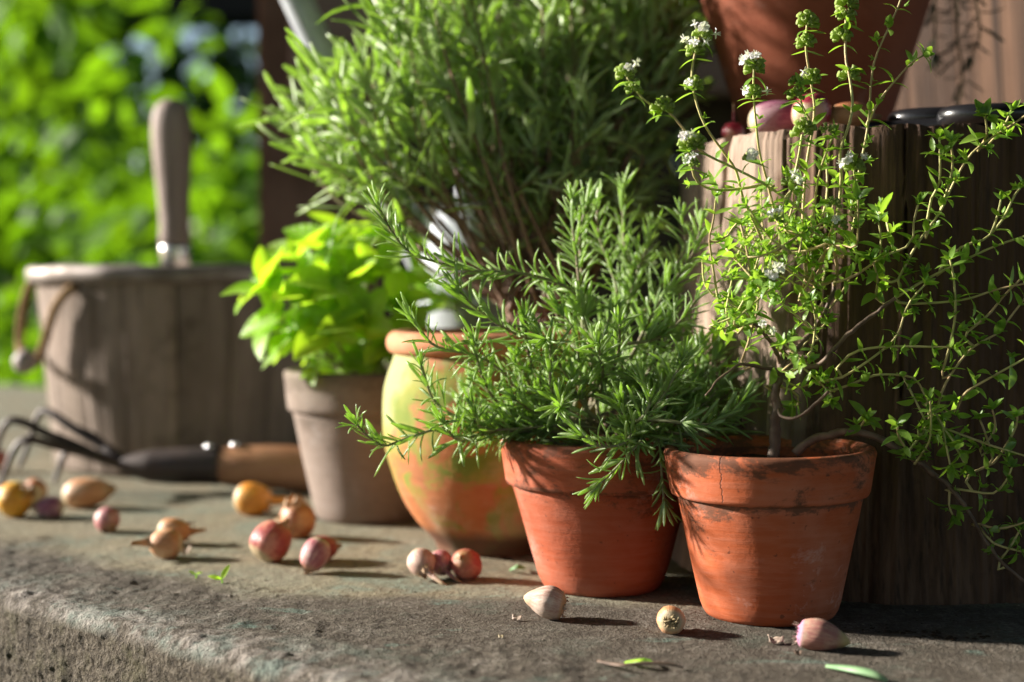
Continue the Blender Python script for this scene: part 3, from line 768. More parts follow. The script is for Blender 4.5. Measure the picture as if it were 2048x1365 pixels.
def bulb(name, u, v, w, h, mat, label, cat, direction, neck=.5, necklen=.35, bend=0, seed=0, squash=1.0, facets=0, roots=0, group=None, z0=0.0, D=None, tuft=0):
    """u,v: centre of the bulb in the photo; w,h in photo pixels; direction: where the neck points (x right, y away, z up)"""
    zc0 = z0
    p = G(u, v + min(w, h) * .48, z0) if D is None else P(u, v, D)
    s = p.y / FPX; W, H = w * s, h * s
    V, F, zz = bulb_mesh(W, H, neck, necklen, bend, seed, squash, facets)
    q = Vector(direction).to_track_quat('Z', 'Y').to_matrix()
    c = Vector((0, 0, H / 2)); VV = [q @ (Vector(a) - c) for a in V]
    zs = sorted(a.z for a in VV); lo = zs[max(0, int(len(zs) * .004))]
    ctr = Vector((p.x, p.y, 0)); 
    root = empty(name, (ctr.x, ctr.y, z0), label, cat, group)
    off = Vector((0, 0, -lo - .0006))
    M = Matrix.Translation(off) @ q.to_4x4()
    o = obj('bulb', mesh('bulb', [Vector(a) - c for a in V], F, BULB[mat], True, {'zz': zz}), root, M=M)
    if necklen > .1:
        parts = []; b = W * (.16 + .10 * neck)
        for k in range(7):
            a = 2 * math.pi * k / 7 + rnd(-.4, .4); w = rnd(.25, .5); l = H * rnd(.12, .30); fl = rnd(.7, 1.7)
            vs_ = [Vector((b * d * math.cos(a + da), b * d * math.sin(a + da) * squash, H * .90 + l * q)) - c for da, q, d in ((-w, -.45, 1.55), (w, -.45, 1.55), (w * .8, .25, .95 * fl), (-w * .7, .2, 1.0 * fl), (rnd(-.3, .3), 1.0, .8 * fl))]
            parts.append((vs_, [(0, 1, 2, 3), (3, 2, 4)]))
        V2, F2 = join(parts); k_ = obj('loose_skin', mesh('loose_skin', V2, F2, MAT['dry_skin'], False), root, M=M); md = k_.modifiers.new('thickness', 'SOLIDIFY'); md.thickness = .0002
    if roots:
        parts = []
        for k in range(roots):
            a = rnd(0, 6.28); st = Vector((math.cos(a), math.sin(a), 0)) * W * .06; e = Vector((math.cos(a), math.sin(a), 0)) * W * rnd(.12, .3) + Vector((0, 0, -H * rnd(.06, .2)))
            mid = (st + e) / 2 + rvec(.001)
            parts.append(tube(smooth_path([st - c, mid - c, e - c], sub=3), [.0004] * 7, 4))
        V2, F2 = join(parts); obj('roots', mesh('roots', V2, F2, MAT['root_fibre']), root, M=M)
    return root
MAT['dry_skin'] = plain('dry_onion_skin', (.48, .30, .16), .6, .3, 250, .5)
MAT['root_fibre'] = plain('root_fibre', (.42, .33, .19), .8, .2, 300, .5)
def clove(u, v, L, W, mat, label, axis, seed, back):
    """garlic clove: convex back, two flat inner faces, pointed tip, papery ridges, torn skin at the flat root end"""
    p = G(u, v + W * .47); s = p.y / FPX; L *= s; W *= s; n, m_ = 60, 34; V, zz, F = [], [], []
    for j in range(m_ + 1):
        t = j / m_; r = W * .53 * min(1, (t / .10 + .35) ** .6) * max(.03, (1 - t ** 3.4)) ** .62 * (.84 + .26 * math.sin(math.pi * min(1, t * 1.25)))
        for k in range(n):
            a = 2 * math.pi * k / n; d = max(abs(math.sin(a)), 1e-3)
            sh = 1.0 if math.cos(a) > -.2 else 1 - .22 * ((-.2 - math.cos(a)) / .8) * (1 - .5 * abs(math.sin(a)))
            rg = 1 + .030 * nz(math.cos(a) * 7 + seed, math.sin(a) * 7, t * 1.2, 2) + .018 * nz(math.cos(a) * 22 + seed, math.sin(a) * 22, t * 2, 2) + .03 * nz(math.cos(a) * 2, math.sin(a) * 2 + seed, t * 3, 2)
            tear = L * .05 * nz(a * 4, seed, 2, 2) if j == 0 else 0
            V.append(Vector((r * sh * rg * math.cos(a) + W * .10 * math.sin(math.pi * t), r * rg * .92 * math.sin(a), (t - .45) * L + tear))); zz.append(.02 + .98 * t)
    for j in range(m_):
        for k in range(n): F.append((j * n + k, j * n + (k + 1) % n, (j + 1) * n + (k + 1) % n, (j + 1) * n + k))
    F.append(tuple(range(m_ * n, m_ * n + n))); o = len(V); V.append(Vector((0, 0, -.45 * L + L * .03))); zz.append(0)
    for k in range(n): F.append((o, (k + 1) % n, k))
    z = axis.normalized(); x = (back - z * back.dot(z)).normalized(); y = z.cross(x); q = Matrix((x, y, z)).transposed()
    lo = min((q @ a).z for a in V); rt = empty('garlic_clove', (p.x, p.y, 0), label, 'garlic')
    M = Matrix.Translation((0, 0, -lo - .0004)) @ q.to_4x4()
    obj('clove', mesh('clove', V, F, BULB[mat], True, {'zz': zz}), rt, M=M)
    parts = []
    for k in range(9):                                   # torn strips of skin round the root end
        a = 2 * math.pi * k / 9 + rnd(-.3, .3); w = rnd(.10, .22); l = L * rnd(.04, .13); b = W * .34; vs_ = []
        for i, (da, dl, dr) in enumerate(((-w, .04, 1), (w, .04, 1), (w * .7, -.4, 1.06), (-w * .6, -.5, 1.08), (0, -1.0, rnd(.9, 1.25)))):
            vs_.append(Vector((b * dr * math.cos(a + da), b * dr * .92 * math.sin(a + da), -.45 * L + l * dl)))
        parts.append((vs_, [(0, 1, 2, 3), (3, 2, 4)]))
    V2, F2 = join(parts); t_ = obj('torn_skin', mesh('torn_skin', V2, F2, MAT['skin_flake'], False), rt, M=M); md = t_.modifiers.new('thickness', 'SOLIDIFY'); md.thickness = .0002
MAT['skin_flake'] = plain('garlic_skin', (.50, .38, .30), .6, .3, 200, .4)
B = 'shallots scattered on the ledge'
bulb('onion', 32, 1003, 74, 66, 'yellow', 'glossy yellow onion at the left edge of the ledge', 'onion', (.75, -.3, .45), .6, .25, seed=1, group=B)
bulb('shallot', 70, 982, 50, 58, 'brown', 'small brown pink shallot behind the yellow onion', 'shallot', (-.3, .9, .2), .5, .2, seed=2, group=B)
bulb('shallot', 100, 1014, 44, 56, 'purple', 'small purple shallot right of the yellow onion', 'shallot', (-.9, -.2, .05), .5, .2, seed=3, group=B)
bulb('shallot', 174, 986, 62, 96, 'tan', 'long pale tan shallot lying sideways before the rake', 'shallot', (.95, .1, .12), .9, .10, seed=4, group=B)
bulb('shallot', 215, 1040, 51, 50, 'pink', 'small round pinkish white shallot alone left of the pointed pair', 'shallot', (.35, -.6, -.5), .5, .12, seed=5, group=B)
bulb('shallot', 348, 1062, 56, 66, 'tan', 'tan shallot with its neck pointing right, rear of the pointed pair', 'shallot', (.9, .1, -.02), .55, .42, .3, seed=7, group=B)
bulb('shallot', 332, 1087, 62, 66, 'tan', 'peach shallot with papery neck pointing left, front of the pointed pair', 'shallot', (-.85, -.25, .12), .6, .55, .3, seed=6, group=B)
bulb('onion', 506, 998, 68, 76, 'orange', 'bright orange onion with long neck stretching right', 'onion', (.86, -.12, -.06), .7, .75, .25, seed=8, group=B)
bulb('onion', 594, 1040, 74, 76, 'brown', 'orange brown onion standing point up beside the grey clay pot', 'onion', (.05, -.25, .95), .55, .14, seed=9, group=B)
bulb('shallot', 543, 1084, 82, 84, 'red', 'large red pink shallot in front of the orange brown onion', 'shallot', (.45, .3, .6), .45, .16, seed=10, group=B)
bulb('shallot', 646, 1096, 52, 60, 'red', 'small red shallot partly hidden behind the pink egg shaped one', 'shallot', (.9, .3, .1), .45, .15, seed=12, group=B)
bulb('shallot', 630, 1118, 58, 70, 'pink', 'pink egg shaped shallot in front of the small red one', 'shallot', (-.35, -.35, -.75), .45, .12, seed=11, group=B)
bulb('shallot', 844, 1134, 56, 58, 'garlic', 'pale shallot with dry root tail left of the trio by the urn', 'shallot', (.42, -.75, -.42), .5, .85, .1, seed=13, group=B)
bulb('shallot', 882, 1132, 50, 54, 'pink', 'pale pink shallot in the middle of the trio by the urn', 'shallot', (.38, -.75, -.38), .5, .8, .1, seed=14, group=B)
bulb('shallot', 932, 1130, 63, 68, 'red', 'orange red shallot at the right of the trio by the urn', 'shallot', (-.25, -.75, .55), .4, .08, seed=15, group=B)
bulb('shallot', -6, 925, 44, 50, 'red', 'red shallot cut by the left edge behind the rake tines', 'shallot', (.2, .6, .5), .4, .1, seed=16, group=B)
clove(1092, 1208, 84, 62, 'garlic', 'white garlic clove with torn skin before the rosemary pot', Vector((-.80, .10, .18)), 17, Vector((.1, -.8, .6)))
bulb('shallot', 1342, 1238, 58, 60, 'tan', 'small tan shallot with root end facing front between the two terracotta pots', 'shallot', (.10, .92, -.12), .45, .2, seed=18, roots=40, group=B)
clove(1642, 1270, 104, 60, 'garlic_purple', 'pink and purple striped garlic clove lying before the thyme pot', Vector((.93, -.22, -.12)), 19, Vector((0, -.5, .8)))
S = 'red onions on the stump'
for (u, D, w, h, mt, lb, dr, nk, sd) in [
    (1466, .965, 46, 40, 'crimson', 'small crimson onion with upright dry neck at the stump edge', (.02, .0, 1), .9, 21),
    (1556, .935, 72, 118, 'purple', 'long dull red onion lying on the stump before the large pot', (.95, -.1, .1), .12, 22),
    (1624, .905, 76, 82, 'crimson', 'shiny crimson onion with pale root end on the stump', (.6, .6, .35), .12, 23),
    (1702, .915, 62, 96, 'brown', 'brownish onion lying beside the scissors on the stump', (.95, .1, .05), .15, 24)]:
    pz = P(u, 262, D); s = D / FPX
    V, F, zz = bulb_mesh(w * s, h * s, .22 if nk > .5 else .5, nk, 0, sd)
    q = Vector(dr).to_track_quat('Z', 'Y').to_matrix(); c = Vector((0, 0, h * s / 2)); lo = min((q @ (Vector(a) - c)).z for a in V)
    rt = empty('onion', (pz.x, D, STH), lb, 'onion', S)
    obj('bulb', mesh('bulb', [Vector(a) - c for a in V], F, BULB[mt], True, {'zz': zz}), rt, M=Matrix.Translation((0, 0, -lo + .001)) @ q.to_4x4())

# scissors on the stump
def scissors():
    D = .905; c = P(1880, 240, D)
    rt = empty('scissors', (c.x, D, STH), 'black handled scissors lying on top of the stump', 'scissors')
    z = .0078
    def ring(u0, u1, dy, zc, name):
        a = P(u0, 240, D + dy).x; b = P(u1, 240, D + dy).x; cx = (a + b) / 2 - c.x; rx = (b - a) / 2; ry = .019
        pts = [Vector((cx + rx * math.cos(t), dy + ry * math.sin(t), zc)) for t in np.linspace(0, 2 * math.pi, 49)]
        V, F = tube(pts, .0066, 14, False, .95); obj(name, mesh(name, V, F, MAT['black_plastic']), rt)
        return cx - rx
    ring(1796, 1990, .012, z + .002, 'handle_loop'); ring(1896, 2085, -.022, z, 'handle_loop')
    for (u, dy, zc, e) in ((1800, .010, z - .001, 1640), (1902, -.02, z - .002, 1640)):
        a = Vector((P(u, 240, D).x - c.x, dy, zc)); b = Vector((P(1745, 240, D).x - c.x, .004, .005)); d = Vector((P(e, 240, D).x - c.x, .02, .0042))
        V, F = tube(smooth_path([a, (a + b) / 2 + Vector((0, 0, -.001)), b, d]), .0042, 10, True, .8); obj('shank', mesh('shank', V, F, MAT['black_plastic']), rt)
scissors()

# ------------------------------------------------------------------ plants
def path3(uv, D0, D1, bulge=0.0, step=.0025):
    n = len(uv); pts = [P(u, v, D0 + (D1 - D0) * (i / (n - 1)) + bulge * math.sin(math.pi * i / (n - 1))) for i, (u, v) in enumerate(uv)]
    return smooth_path(pts, step=step)
def stem_obj(root, pts, r0, r1, mat, n=6, name='stem'):
    k = len(pts); sub = pts[::2] if k > 6 else pts
    if sub[-1] is not pts[-1]: sub = sub + [pts[-1]]
    m = len(sub); V, F = tube(sub, [r0 + (r1 - r0) * i / (m - 1) for i in range(m)], n)
    return obj(name, mesh(name, local(V, root.location), F, mat), root)

# ---- thyme
THY = [sheet_leaf(.0118, .0048, 5, c, f, .85, MAT['thyme'], 'leaf', stalk=.10) for c, f in ((.25, .35), (.6, .25), (-.25, .4), (.9, .3))]
def thyme():
    rt = empty('thyme_plant', (tb.x, tb.y, .084), 'wiry thyme with tiny leaves and small white flowers in the front pot', 'plant')
    pl = []
    D = TD
    def leaf(p, d, up, s): pl.append((random.choice(THY), mat4(p, d, up, s)))
    def tuft(p, t, n, s):
        t = t.normalized(); a = t.orthogonal().normalized(); b = t.cross(a)
        for k in range(n):
            an = k * 2.4 + rnd(-.4, .4); sp = rnd(.35, 1.0); d = t * (1.1 - .55 * sp) + (a * math.cos(an) + b * math.sin(an)) * sp
            leaf(p, d, t + rvec(.15), s * rnd(.6, 1.1))
    def dress(pts, start, step=.0098, size=1.0, side=.55, term=True):
        T, Ns = frames(pts); acc = 0; k = random.randint(0, 1); L = sum((pts[i + 1] - pts[i]).length for i in range(len(pts) - 1)); run = 0
        for i in range(1, len(pts)):
            dl = (pts[i] - pts[i - 1]).length; acc += dl; run += dl
            if run < start * L: acc = step * .8; continue
            if acc >= step:
                acc = rnd(-.2, .2) * step; k += 1
                ph = k * math.pi / 2 + rnd(-.35, .35); ax = Ns[i] * math.cos(ph) + T[i].cross(Ns[i]) * math.sin(ph)
                for sg in (1, -1):
                    an = rnd(50, 88); d = T[i] * math.cos(R(an)) + ax * sg * math.sin(R(an)) + rvec(.10)
                    leaf(pts[i], d, T[i] + Vector((0, 0, .5)) + rvec(.2), size * rnd(.65, 1.15))
                    if random.random() < side:
                        td = (T[i] * .8 + ax * sg * .8 + rvec(.2)).normalized(); e = pts[i] + td * rnd(.002, .006)
                        tuft(e, td, random.randint(3, 5), size * rnd(.35, .65))
        if term: tuft(pts[-1], T[-1], 6, size * .75)
    def stem(uv, d1, bulge=0, r0=.00092, r1=.0006, mat='thyme_stem', start=.0, d0=None, **kw):
        pts = path3(uv, D if d0 is None else d0, d1, bulge)
        best = min(nodes, key=lambda q: (q - pts[0]).length + .6 * max(0, q.z - pts[0].z)) if nodes else None      # join it to the nearest older stem
        if best is not None and (best - pts[0]).length > .002:
            gap = best - pts[0]; pts = smooth_path([best, best * .5 + pts[0] * .5 - (pts[min(6, len(pts) - 1)] - pts[0]) * .25, pts[0], pts[min(6, len(pts) - 1)]], step=.0025)[:-1][: max(4, int(gap.length / .0025))] + pts
        stem_obj(rt, pts, r0, r1, MAT[mat]); dress(pts, start, **kw); nodes.extend(pts[::4]); return pts
    nodes = []
    # flower heads
    bud_v = lathe([(0, 0), (.0007, .0004), (.0009, .0012), (.0008, .0019), (.0011, .0028), (.0004, .0024), (0, .0016)], 6)
    def petals():
        V, F = [], []
        for a, w, l in ((0, .0011, .0028), (1.2, .0010, .0022), (-1.2, .0010, .0022), (2.6, .0012, .0024), (-2.6, .0012, .0024)):
            c, s = math.cos(a), math.sin(a); o = len(V)
            for x, y, z in ((.0002, -w * .25, .0), (l * .6, -w, .0006), (l, -w * .5, .0002), (l, w * .5, .0002), (l * .6, w, .0006), (.0002, w * .25, 0)): V.append((x * c - y * s, x * s + y * c, z + .0022))
            F.append(tuple(range(o, o + 6)))
        for a in (0, 1.5, 3.2, 4.6):
            v, f = tube([Vector((0, 0, .002)), Vector((math.cos(a) * .0009, math.sin(a) * .0009, .0048))], .00016, 4); o = len(V); V += v; F += [tuple(i + o for i in q) for q in f]
        v, f = tube([Vector((0, 0, 0)), Vector((0, 0, .0023))], [.0004, .0007], 6); o = len(V); V += v; F += [tuple(i + o for i in q) for q in f]
        return V, F
    pv = petals(); pme = mesh('flower', pv[0], pv[1], MAT['flower'], False)
    def head(u, v, d, rad, nb, nf, t=Vector((0, 0, 1))):
        c = P(u, v, d); r = rad * d / FPX; parts = []; dirs = []
        for k in range(nb):
            z = -0.5 + 1.5 * (k + .5) / nb; a = k * 2.399; q = math.sqrt(max(0, 1 - min(1, abs(z)) ** 2)); dr = Vector((q * math.cos(a), q * math.sin(a), z)).normalized(); dirs.append(dr)
            M = Matrix.Translation(c + dr * r * .30) @ (dr + Vector((0, 0, .3))).to_track_quat('Z', 'Y').to_matrix().to_4x4() @ Matrix.Scale(r / .0040 * rnd(.7, 1.25), 4)
            parts.append(([M @ Vector(x) for x in bud_v[0]], bud_v[1]))
        V, F = join(parts); h = obj('flower_head', mesh('flower_head', local(V, rt.location), F, MAT['bud']), rt)
        for k in range(nf):
            a = rnd(0, 6.28) if nf > 2 else rnd(3.3, 6.1); dr = Vector((math.cos(a), -abs(math.sin(a)) * .8, rnd(.1, 1.1))).normalized()
            M = Matrix.Translation(c + dr * r * rnd(.75, 1.0) - rt.location) @ (dr + rvec(.2)).to_track_quat('Z', 'Y').to_matrix().to_4x4() @ Matrix.Rotation(rnd(0, 6), 4, 'Z') @ Matrix.Scale(rnd(1.0, 1.35), 4)
            obj('flower', pme, h, M=M)
        for k in range(2):
            d2 = Vector((1 if k else -1, rnd(-.6, .2), rnd(-.7, .1))); leaf(c - Vector((0, 0, r * .7)), d2, Vector((0, 0, 1)), rnd(.7, 1))
    # trunk
    def woody(uv, d0, d1, r0, r1, name='stem'):
        pts = path3(uv, d0, d1, 0, .0022); pts = [p + Vector((nz(p.x * 160, p.z * 160, 1), nz(p.x * 160, p.z * 160, 5), nz(p.z * 160, p.x * 90, 9))) * r0 * .45 for p in pts]
        m = len(pts); V, F = tube(pts, [(r0 + (r1 - r0) * i / (m - 1)) * (1 + .25 * nz(i * .6, 0, 3)) for i in range(m)], 9)
        obj(name, mesh(name, local(V, rt.location), F, MAT['thyme_wood']), rt); nodes.extend(pts[::3]); return pts
    woody([(1547, 915), (1550, 870), (1552, 820), (1556, 770), (1562, 725), (1566, 690)], D, D, .0036, .0019, 'trunk')
    woody([(1566, 740), (1520, 735), (1483, 729), (1461, 741), (1439, 757), (1425, 775), (1411, 791)], D, D - .04, .0011, .0005)
    woody([(1556, 820), (1560, 832), (1578, 838), (1600, 834), (1629, 810), (1658, 784)], D - .004, D - .025, .0010, .0009)
    woody([(1575, 700), (1590, 712), (1612, 716), (1626, 714)], D - .01, D - .03, .0016, .0006)
    woody([(1560, 745), (1600, 735), (1640, 729), (1684, 680), (1739, 634), (1790, 597)], D, D - .02, .0016, .0010)
    woody([(1562, 730), (1600, 690), (1640, 640), (1665, 590), (1668, 560)], D, D + .01, .0017, .0011)
    woody([(1562, 730), (1545, 690), (1520, 660), (1500, 640)], D, D - .02, .0014, .0009)
    woody([(1590, 905), (1620, 884), (1655, 870), (1705, 864), (1751, 874), (1792, 896), (1833, 921), (1870, 950)], D - .005, D - .012, .0026, .0016)
    woody([(1870, 950), (1900, 975), (1937, 1025), (1974, 1087), (2007, 1128), (2060, 1172)], D - .012, D - .02, .0013, .0008)
    f = -.03
    # flowering stems
    stem([(1665, 497), (1597, 418), (1527, 368), (1465, 335), (1407, 306), (1382, 277), (1335, 222), (1291, 203), (1254, 155)], D - .055, 0, .0010, .0006, start=.05, step=.022, side=.2, size=1.0, term=False, d0=D - .02)
    head(1251, 150, D - .055, 21, 16, 2); head(1268, 180, D - .055, 19, 14, 0); head(1325, 217, D - .05, 22, 16, 0); head(1388, 290, D - .045, 24, 16, 0)
    stem([(1531, 500), (1515, 460), (1486, 397), (1473, 344), (1448, 306), (1411, 253), (1390, 195), (1384, 140), (1400, 72)], D - .03, -.01, .0009, .0006, start=.05, step=.018, side=.3, term=False)
    head(1404, 72, D - .03, 20, 14, 4); head(1390, 104, D - .03, 21, 15, 3); head(1386, 172, D - .03, 20, 14, 1)
    stem([(1560, 470), (1531, 352), (1519, 306), (1513, 257), (1507, 190), (1508, 135)], D - .02, 0, .0009, .0006, step=.016, side=.35, term=False)
    head(1509, 138, D - .02, 23, 18, 6); head(1507, 190, D - .02, 19, 13, 2)
    stem([(1612, 560), (1606, 450), (1608, 385), (1614, 323), (1624, 265), (1629, 215), (1622, 166), (1612, 100), (1614, 50)], D - .01, .01, .0010, .0006, start=.2, step=.019, side=.3, term=False)
    head(1614, 46, D - .01, 23, 20, 0); head(1612, 88, D - .01, 20, 16, 0); head(1622, 160, D - .01, 22, 16, 0)
    stem([(1620, 240), (1604, 210), (1592, 160)], D - .022, 0, .0006, .0005, step=.008, side=.5, term=False, d0=D - .01)
    head(1591, 166, D - .022, 16, 12, 1); head(1591, 192, D - .022, 16, 12, 0); head(1606, 262, D - .03, 24, 17, 0)
    stem([(1640, 540), (1660, 468), (1676, 426), (1682, 356), (1680, 302), (1693, 265), (1705, 215), (1699, 153), (1691, 112), (1692, 20)], D - .02, -.015, .0010, .0006, start=.1, step=.019, side=.3, term=False)
    head(1693, 8, D - .02, 22, 16, 0); head(1691, 34, D - .02, 20, 15, 0); head(1684, 76, D - .02, 22, 16, 0); head(1699, 153, D - .02, 21, 15, 0)
    stem([(1585, 372), (1597, 315), (1604, 270)], D - .03, 0, term=False, d0=D - .02)
    stem([(1700, 480), (1713, 414), (1708, 340)], D - .02, term=False); head(1709, 334, D - .03, 22, 16, 4)
    stem([(1527, 371), (1448, 381), (1407, 373), (1388, 352), (1378, 305)], D - .045, 0, d0=D - .02, step=.012); head(1374, 292, D - .045, 18, 13, 3); head(1388, 330, D - .045, 14, 10, 3)
    for (u, v, n) in ((1578, 366, 2), (1500, 315, 3), (1552, 440, 2), (1538, 560, 2), (1545, 545, 2), (1530, 665, 2), (1680, 452, 1), (1668, 410, 0), (1655, 262, 0)): head(u, v, D - .03 - rnd(0, .02), 15, 10, n)
    # leafy upright and right-hand stems
    up = [
     [(1700, 430), (1730, 286), (1738, 232), (1742, 166), (1751, 116), (1776, 58), (1800, 5), (1806, -20)],
     [(1740, 240), (1755, 207), (1780, 174), (1821, 128), (1846, 112)],
     [(1614, 526), (1626, 439), (1635, 364), (1649, 315), (1668, 268)],
     [(1630, 480), (1653, 398), (1653, 327)],
     [(1600, 600), (1655, 498), (1708, 495), (1716, 464), (1716, 400)],
     [(1436, 600), (1424, 522), (1419, 476), (1426, 447), (1432, 395)],
     [(1516, 605), (1527, 546), (1534, 499), (1556, 469), (1593, 455)],
     [(1483, 722), (1499, 678), (1516, 605), (1510, 539), (1525, 500)],
     [(1560, 700), (1500, 640), (1470, 610), (1440, 600), (1410, 570), (1405, 520)],
     [(1552, 696), (1611, 740), (1658, 784), (1664, 800)],
     [(1690, 560), (1713, 550), (1768, 513), (1812, 495), (1827, 473), (1827, 447), (1836, 410)],
     [(1790, 597), (1849, 561), (1922, 524), (1995, 491), (2060, 470)],
     [(1796, 560), (1834, 489), (1879, 426), (1904, 373), (1937, 315), (1974, 282), (2020, 253), (2060, 225)],
     [(1850, 470), (1863, 397), (1879, 364), (1879, 275)],
     [(1880, 424), (1904, 344), (1902, 285)],
     [(1960, 295), (1974, 270), (1970, 232)],
     [(1990, 275), (2010, 250), (2022, 222)],
     [(1640, 762), (1684, 755), (1757, 707), (1794, 671), (1812, 619), (1827, 594), (1850, 570)],
     [(1684, 725), (1710, 704), (1768, 694), (1849, 694), (1905, 695)],
     [(1819, 608), (1885, 605), (1940, 597), (1995, 579), (2060, 566)],
     [(1874, 817), (1892, 766), (1940, 700), (1995, 667), (2013, 645), (2055, 590)],
     [(1885, 744), (1903, 678), (1911, 619), (1907, 554), (1900, 520)],
     [(1936, 663), (1977, 630), (2006, 594), (2040, 560)],
     [(1914, 820), (1929, 788), (1977, 758), (2060, 712)],
     [(1658, 784), (1702, 769), (1750, 751), (1805, 751), (1834, 762), (1856, 806)],
     [(1880, 540), (1922, 495), (1973, 477), (1991, 444), (2002, 400)],
     [(1980, 470), (2005, 440), (2030, 390), (2045, 370)],
     [(1780, 480), (1772, 440), (1758, 425)], [(1757, 540), (1762, 480), (1757, 445)], [(1750, 600), (1755, 560), (1745, 520)],
     [(1829, 929), (1858, 884), (1862, 842), (1860, 800)], [(1829, 915), (1800, 880), (1795, 850)],
     [(1904, 977), (1945, 983), (1987, 987), (2012, 962), (2024, 935)],
     [(1962, 1049), (1999, 1058), (2060, 1042)], [(1958, 1054), (1987, 1087), (2050, 1105)],
     [(1870, 850), (1929, 872), (1987, 893), (2060, 915)], [(1941, 946), (1983, 925), (1975, 880), (1960, 840)],
     [(1850, 860), (1900, 880), (1930, 930)], [(1960, 900), (1990, 860), (1985, 820)], [(2000, 910), (2030, 860), (2035, 830)],
     [(1713, 863), (1725, 848), (1734, 834)], [(1900, 975), (1898, 1010), (1905, 1030)], [(1870, 830), (1890, 860), (1920, 900)],
     [(1850, 806), (1880, 840), (1890, 880), (1900, 930)], [(1810, 760), (1830, 800), (1850, 840)], [(2000, 1120), (2020, 1095), (2040, 1060)],
     [(1540, 770), (1580, 780), (1600, 800), (1590, 815)], [(1566, 760), (1600, 775), (1640, 760)],
    ]
    for uv in up:
        right = uv[-1][0] > 1760
        d1 = D - rnd(.012, .045) if right else D + rnd(-.05, .02)
        stem(uv, d1, 0, .00085, .00055, start=.02, step=.0095, side=.36 if right else .55, size=rnd(.9, 1.2), d0=D - (.012 if right else 0))
    # tangle in the middle
    for k in range(34):
        a = rnd(0, 6.28); q = math.sqrt(random.random()); cu, cv = 1570 + 120 * q * math.cos(a), 560 + 165 * q * math.sin(a)
        l = rnd(50, 130); th = rnd(-2.6, -.5); b0 = (cu - l * .5 * math.cos(th), cv - l * .5 * math.sin(th)); m_ = (cu + rnd(-18, 18), cv + rnd(-18, 18)); e = (cu + l * .5 * math.cos(th), cv + l * .5 * math.sin(th))
        d = D + rnd(-.05, .04); stem([b0, m_, e], d + rnd(-.02, .02), 0, .0007, .0005, d0=d, start=0, step=.0085, side=.45, size=rnd(.75, 1.05))
    plant_leaves(rt, pl, 300)
    print('thyme leaves', len(pl))
thyme()

# ---- rosemary
ROS = [needle_leaf(.0205, .0023, 5, c, MAT['rosemary']) for c in (.15, .45, -.35, .8, -.1)]
def rosemary_dress(pl, pts, T_, step=.0034, size=1.0, start=0.0, lean=(30, 62), tm=None):
    T, Ns = frames(pts); acc = 0; k = 0; n = len(pts)
    L = sum((pts[i + 1] - pts[i]).length for i in range(n - 1)); run = 0
    for i in range(1, n):
        d = (pts[i] - pts[i - 1]).length; acc += d; run += d
        if run < start * L: continue
        while acc >= step:
            acc -= step; k += 1; fr = run / L
            ph = (k % 2) * math.pi / 2 + (k // 2) * .62 + rnd(-.4, .4); ax = Ns[i] * math.cos(ph) + T[i].cross(Ns[i]) * math.sin(ph)
            for sg in (1, -1):
                an = rnd(*lean) * (1 - .45 * max(0, fr - .75) / .25)
                dr = T[i] * math.cos(R(an)) + ax * sg * math.sin(R(an)) + rvec(.08) + Vector((0, 0, .12))
                pl.append((random.choice(T_), mat4(pts[i] - T[i] * rnd(0, step), dr, T[i] * .9 + Vector((0, 0, .35)) + rvec(.2), size * rnd(.6, 1.15) * (1 - .35 * max(0, fr - .88) / .12))))
    t = T[-1]; a = t.orthogonal().normalized(); b = t.cross(a)
    for k in range(9):
        an = k * 2.4; sp = rnd(.12, .65); pl.append((random.choice(T_), mat4(pts[-1], t + (a * math.cos(an) + b * math.sin(an)) * sp, t + rvec(.2), size * rnd(.45, .95))))
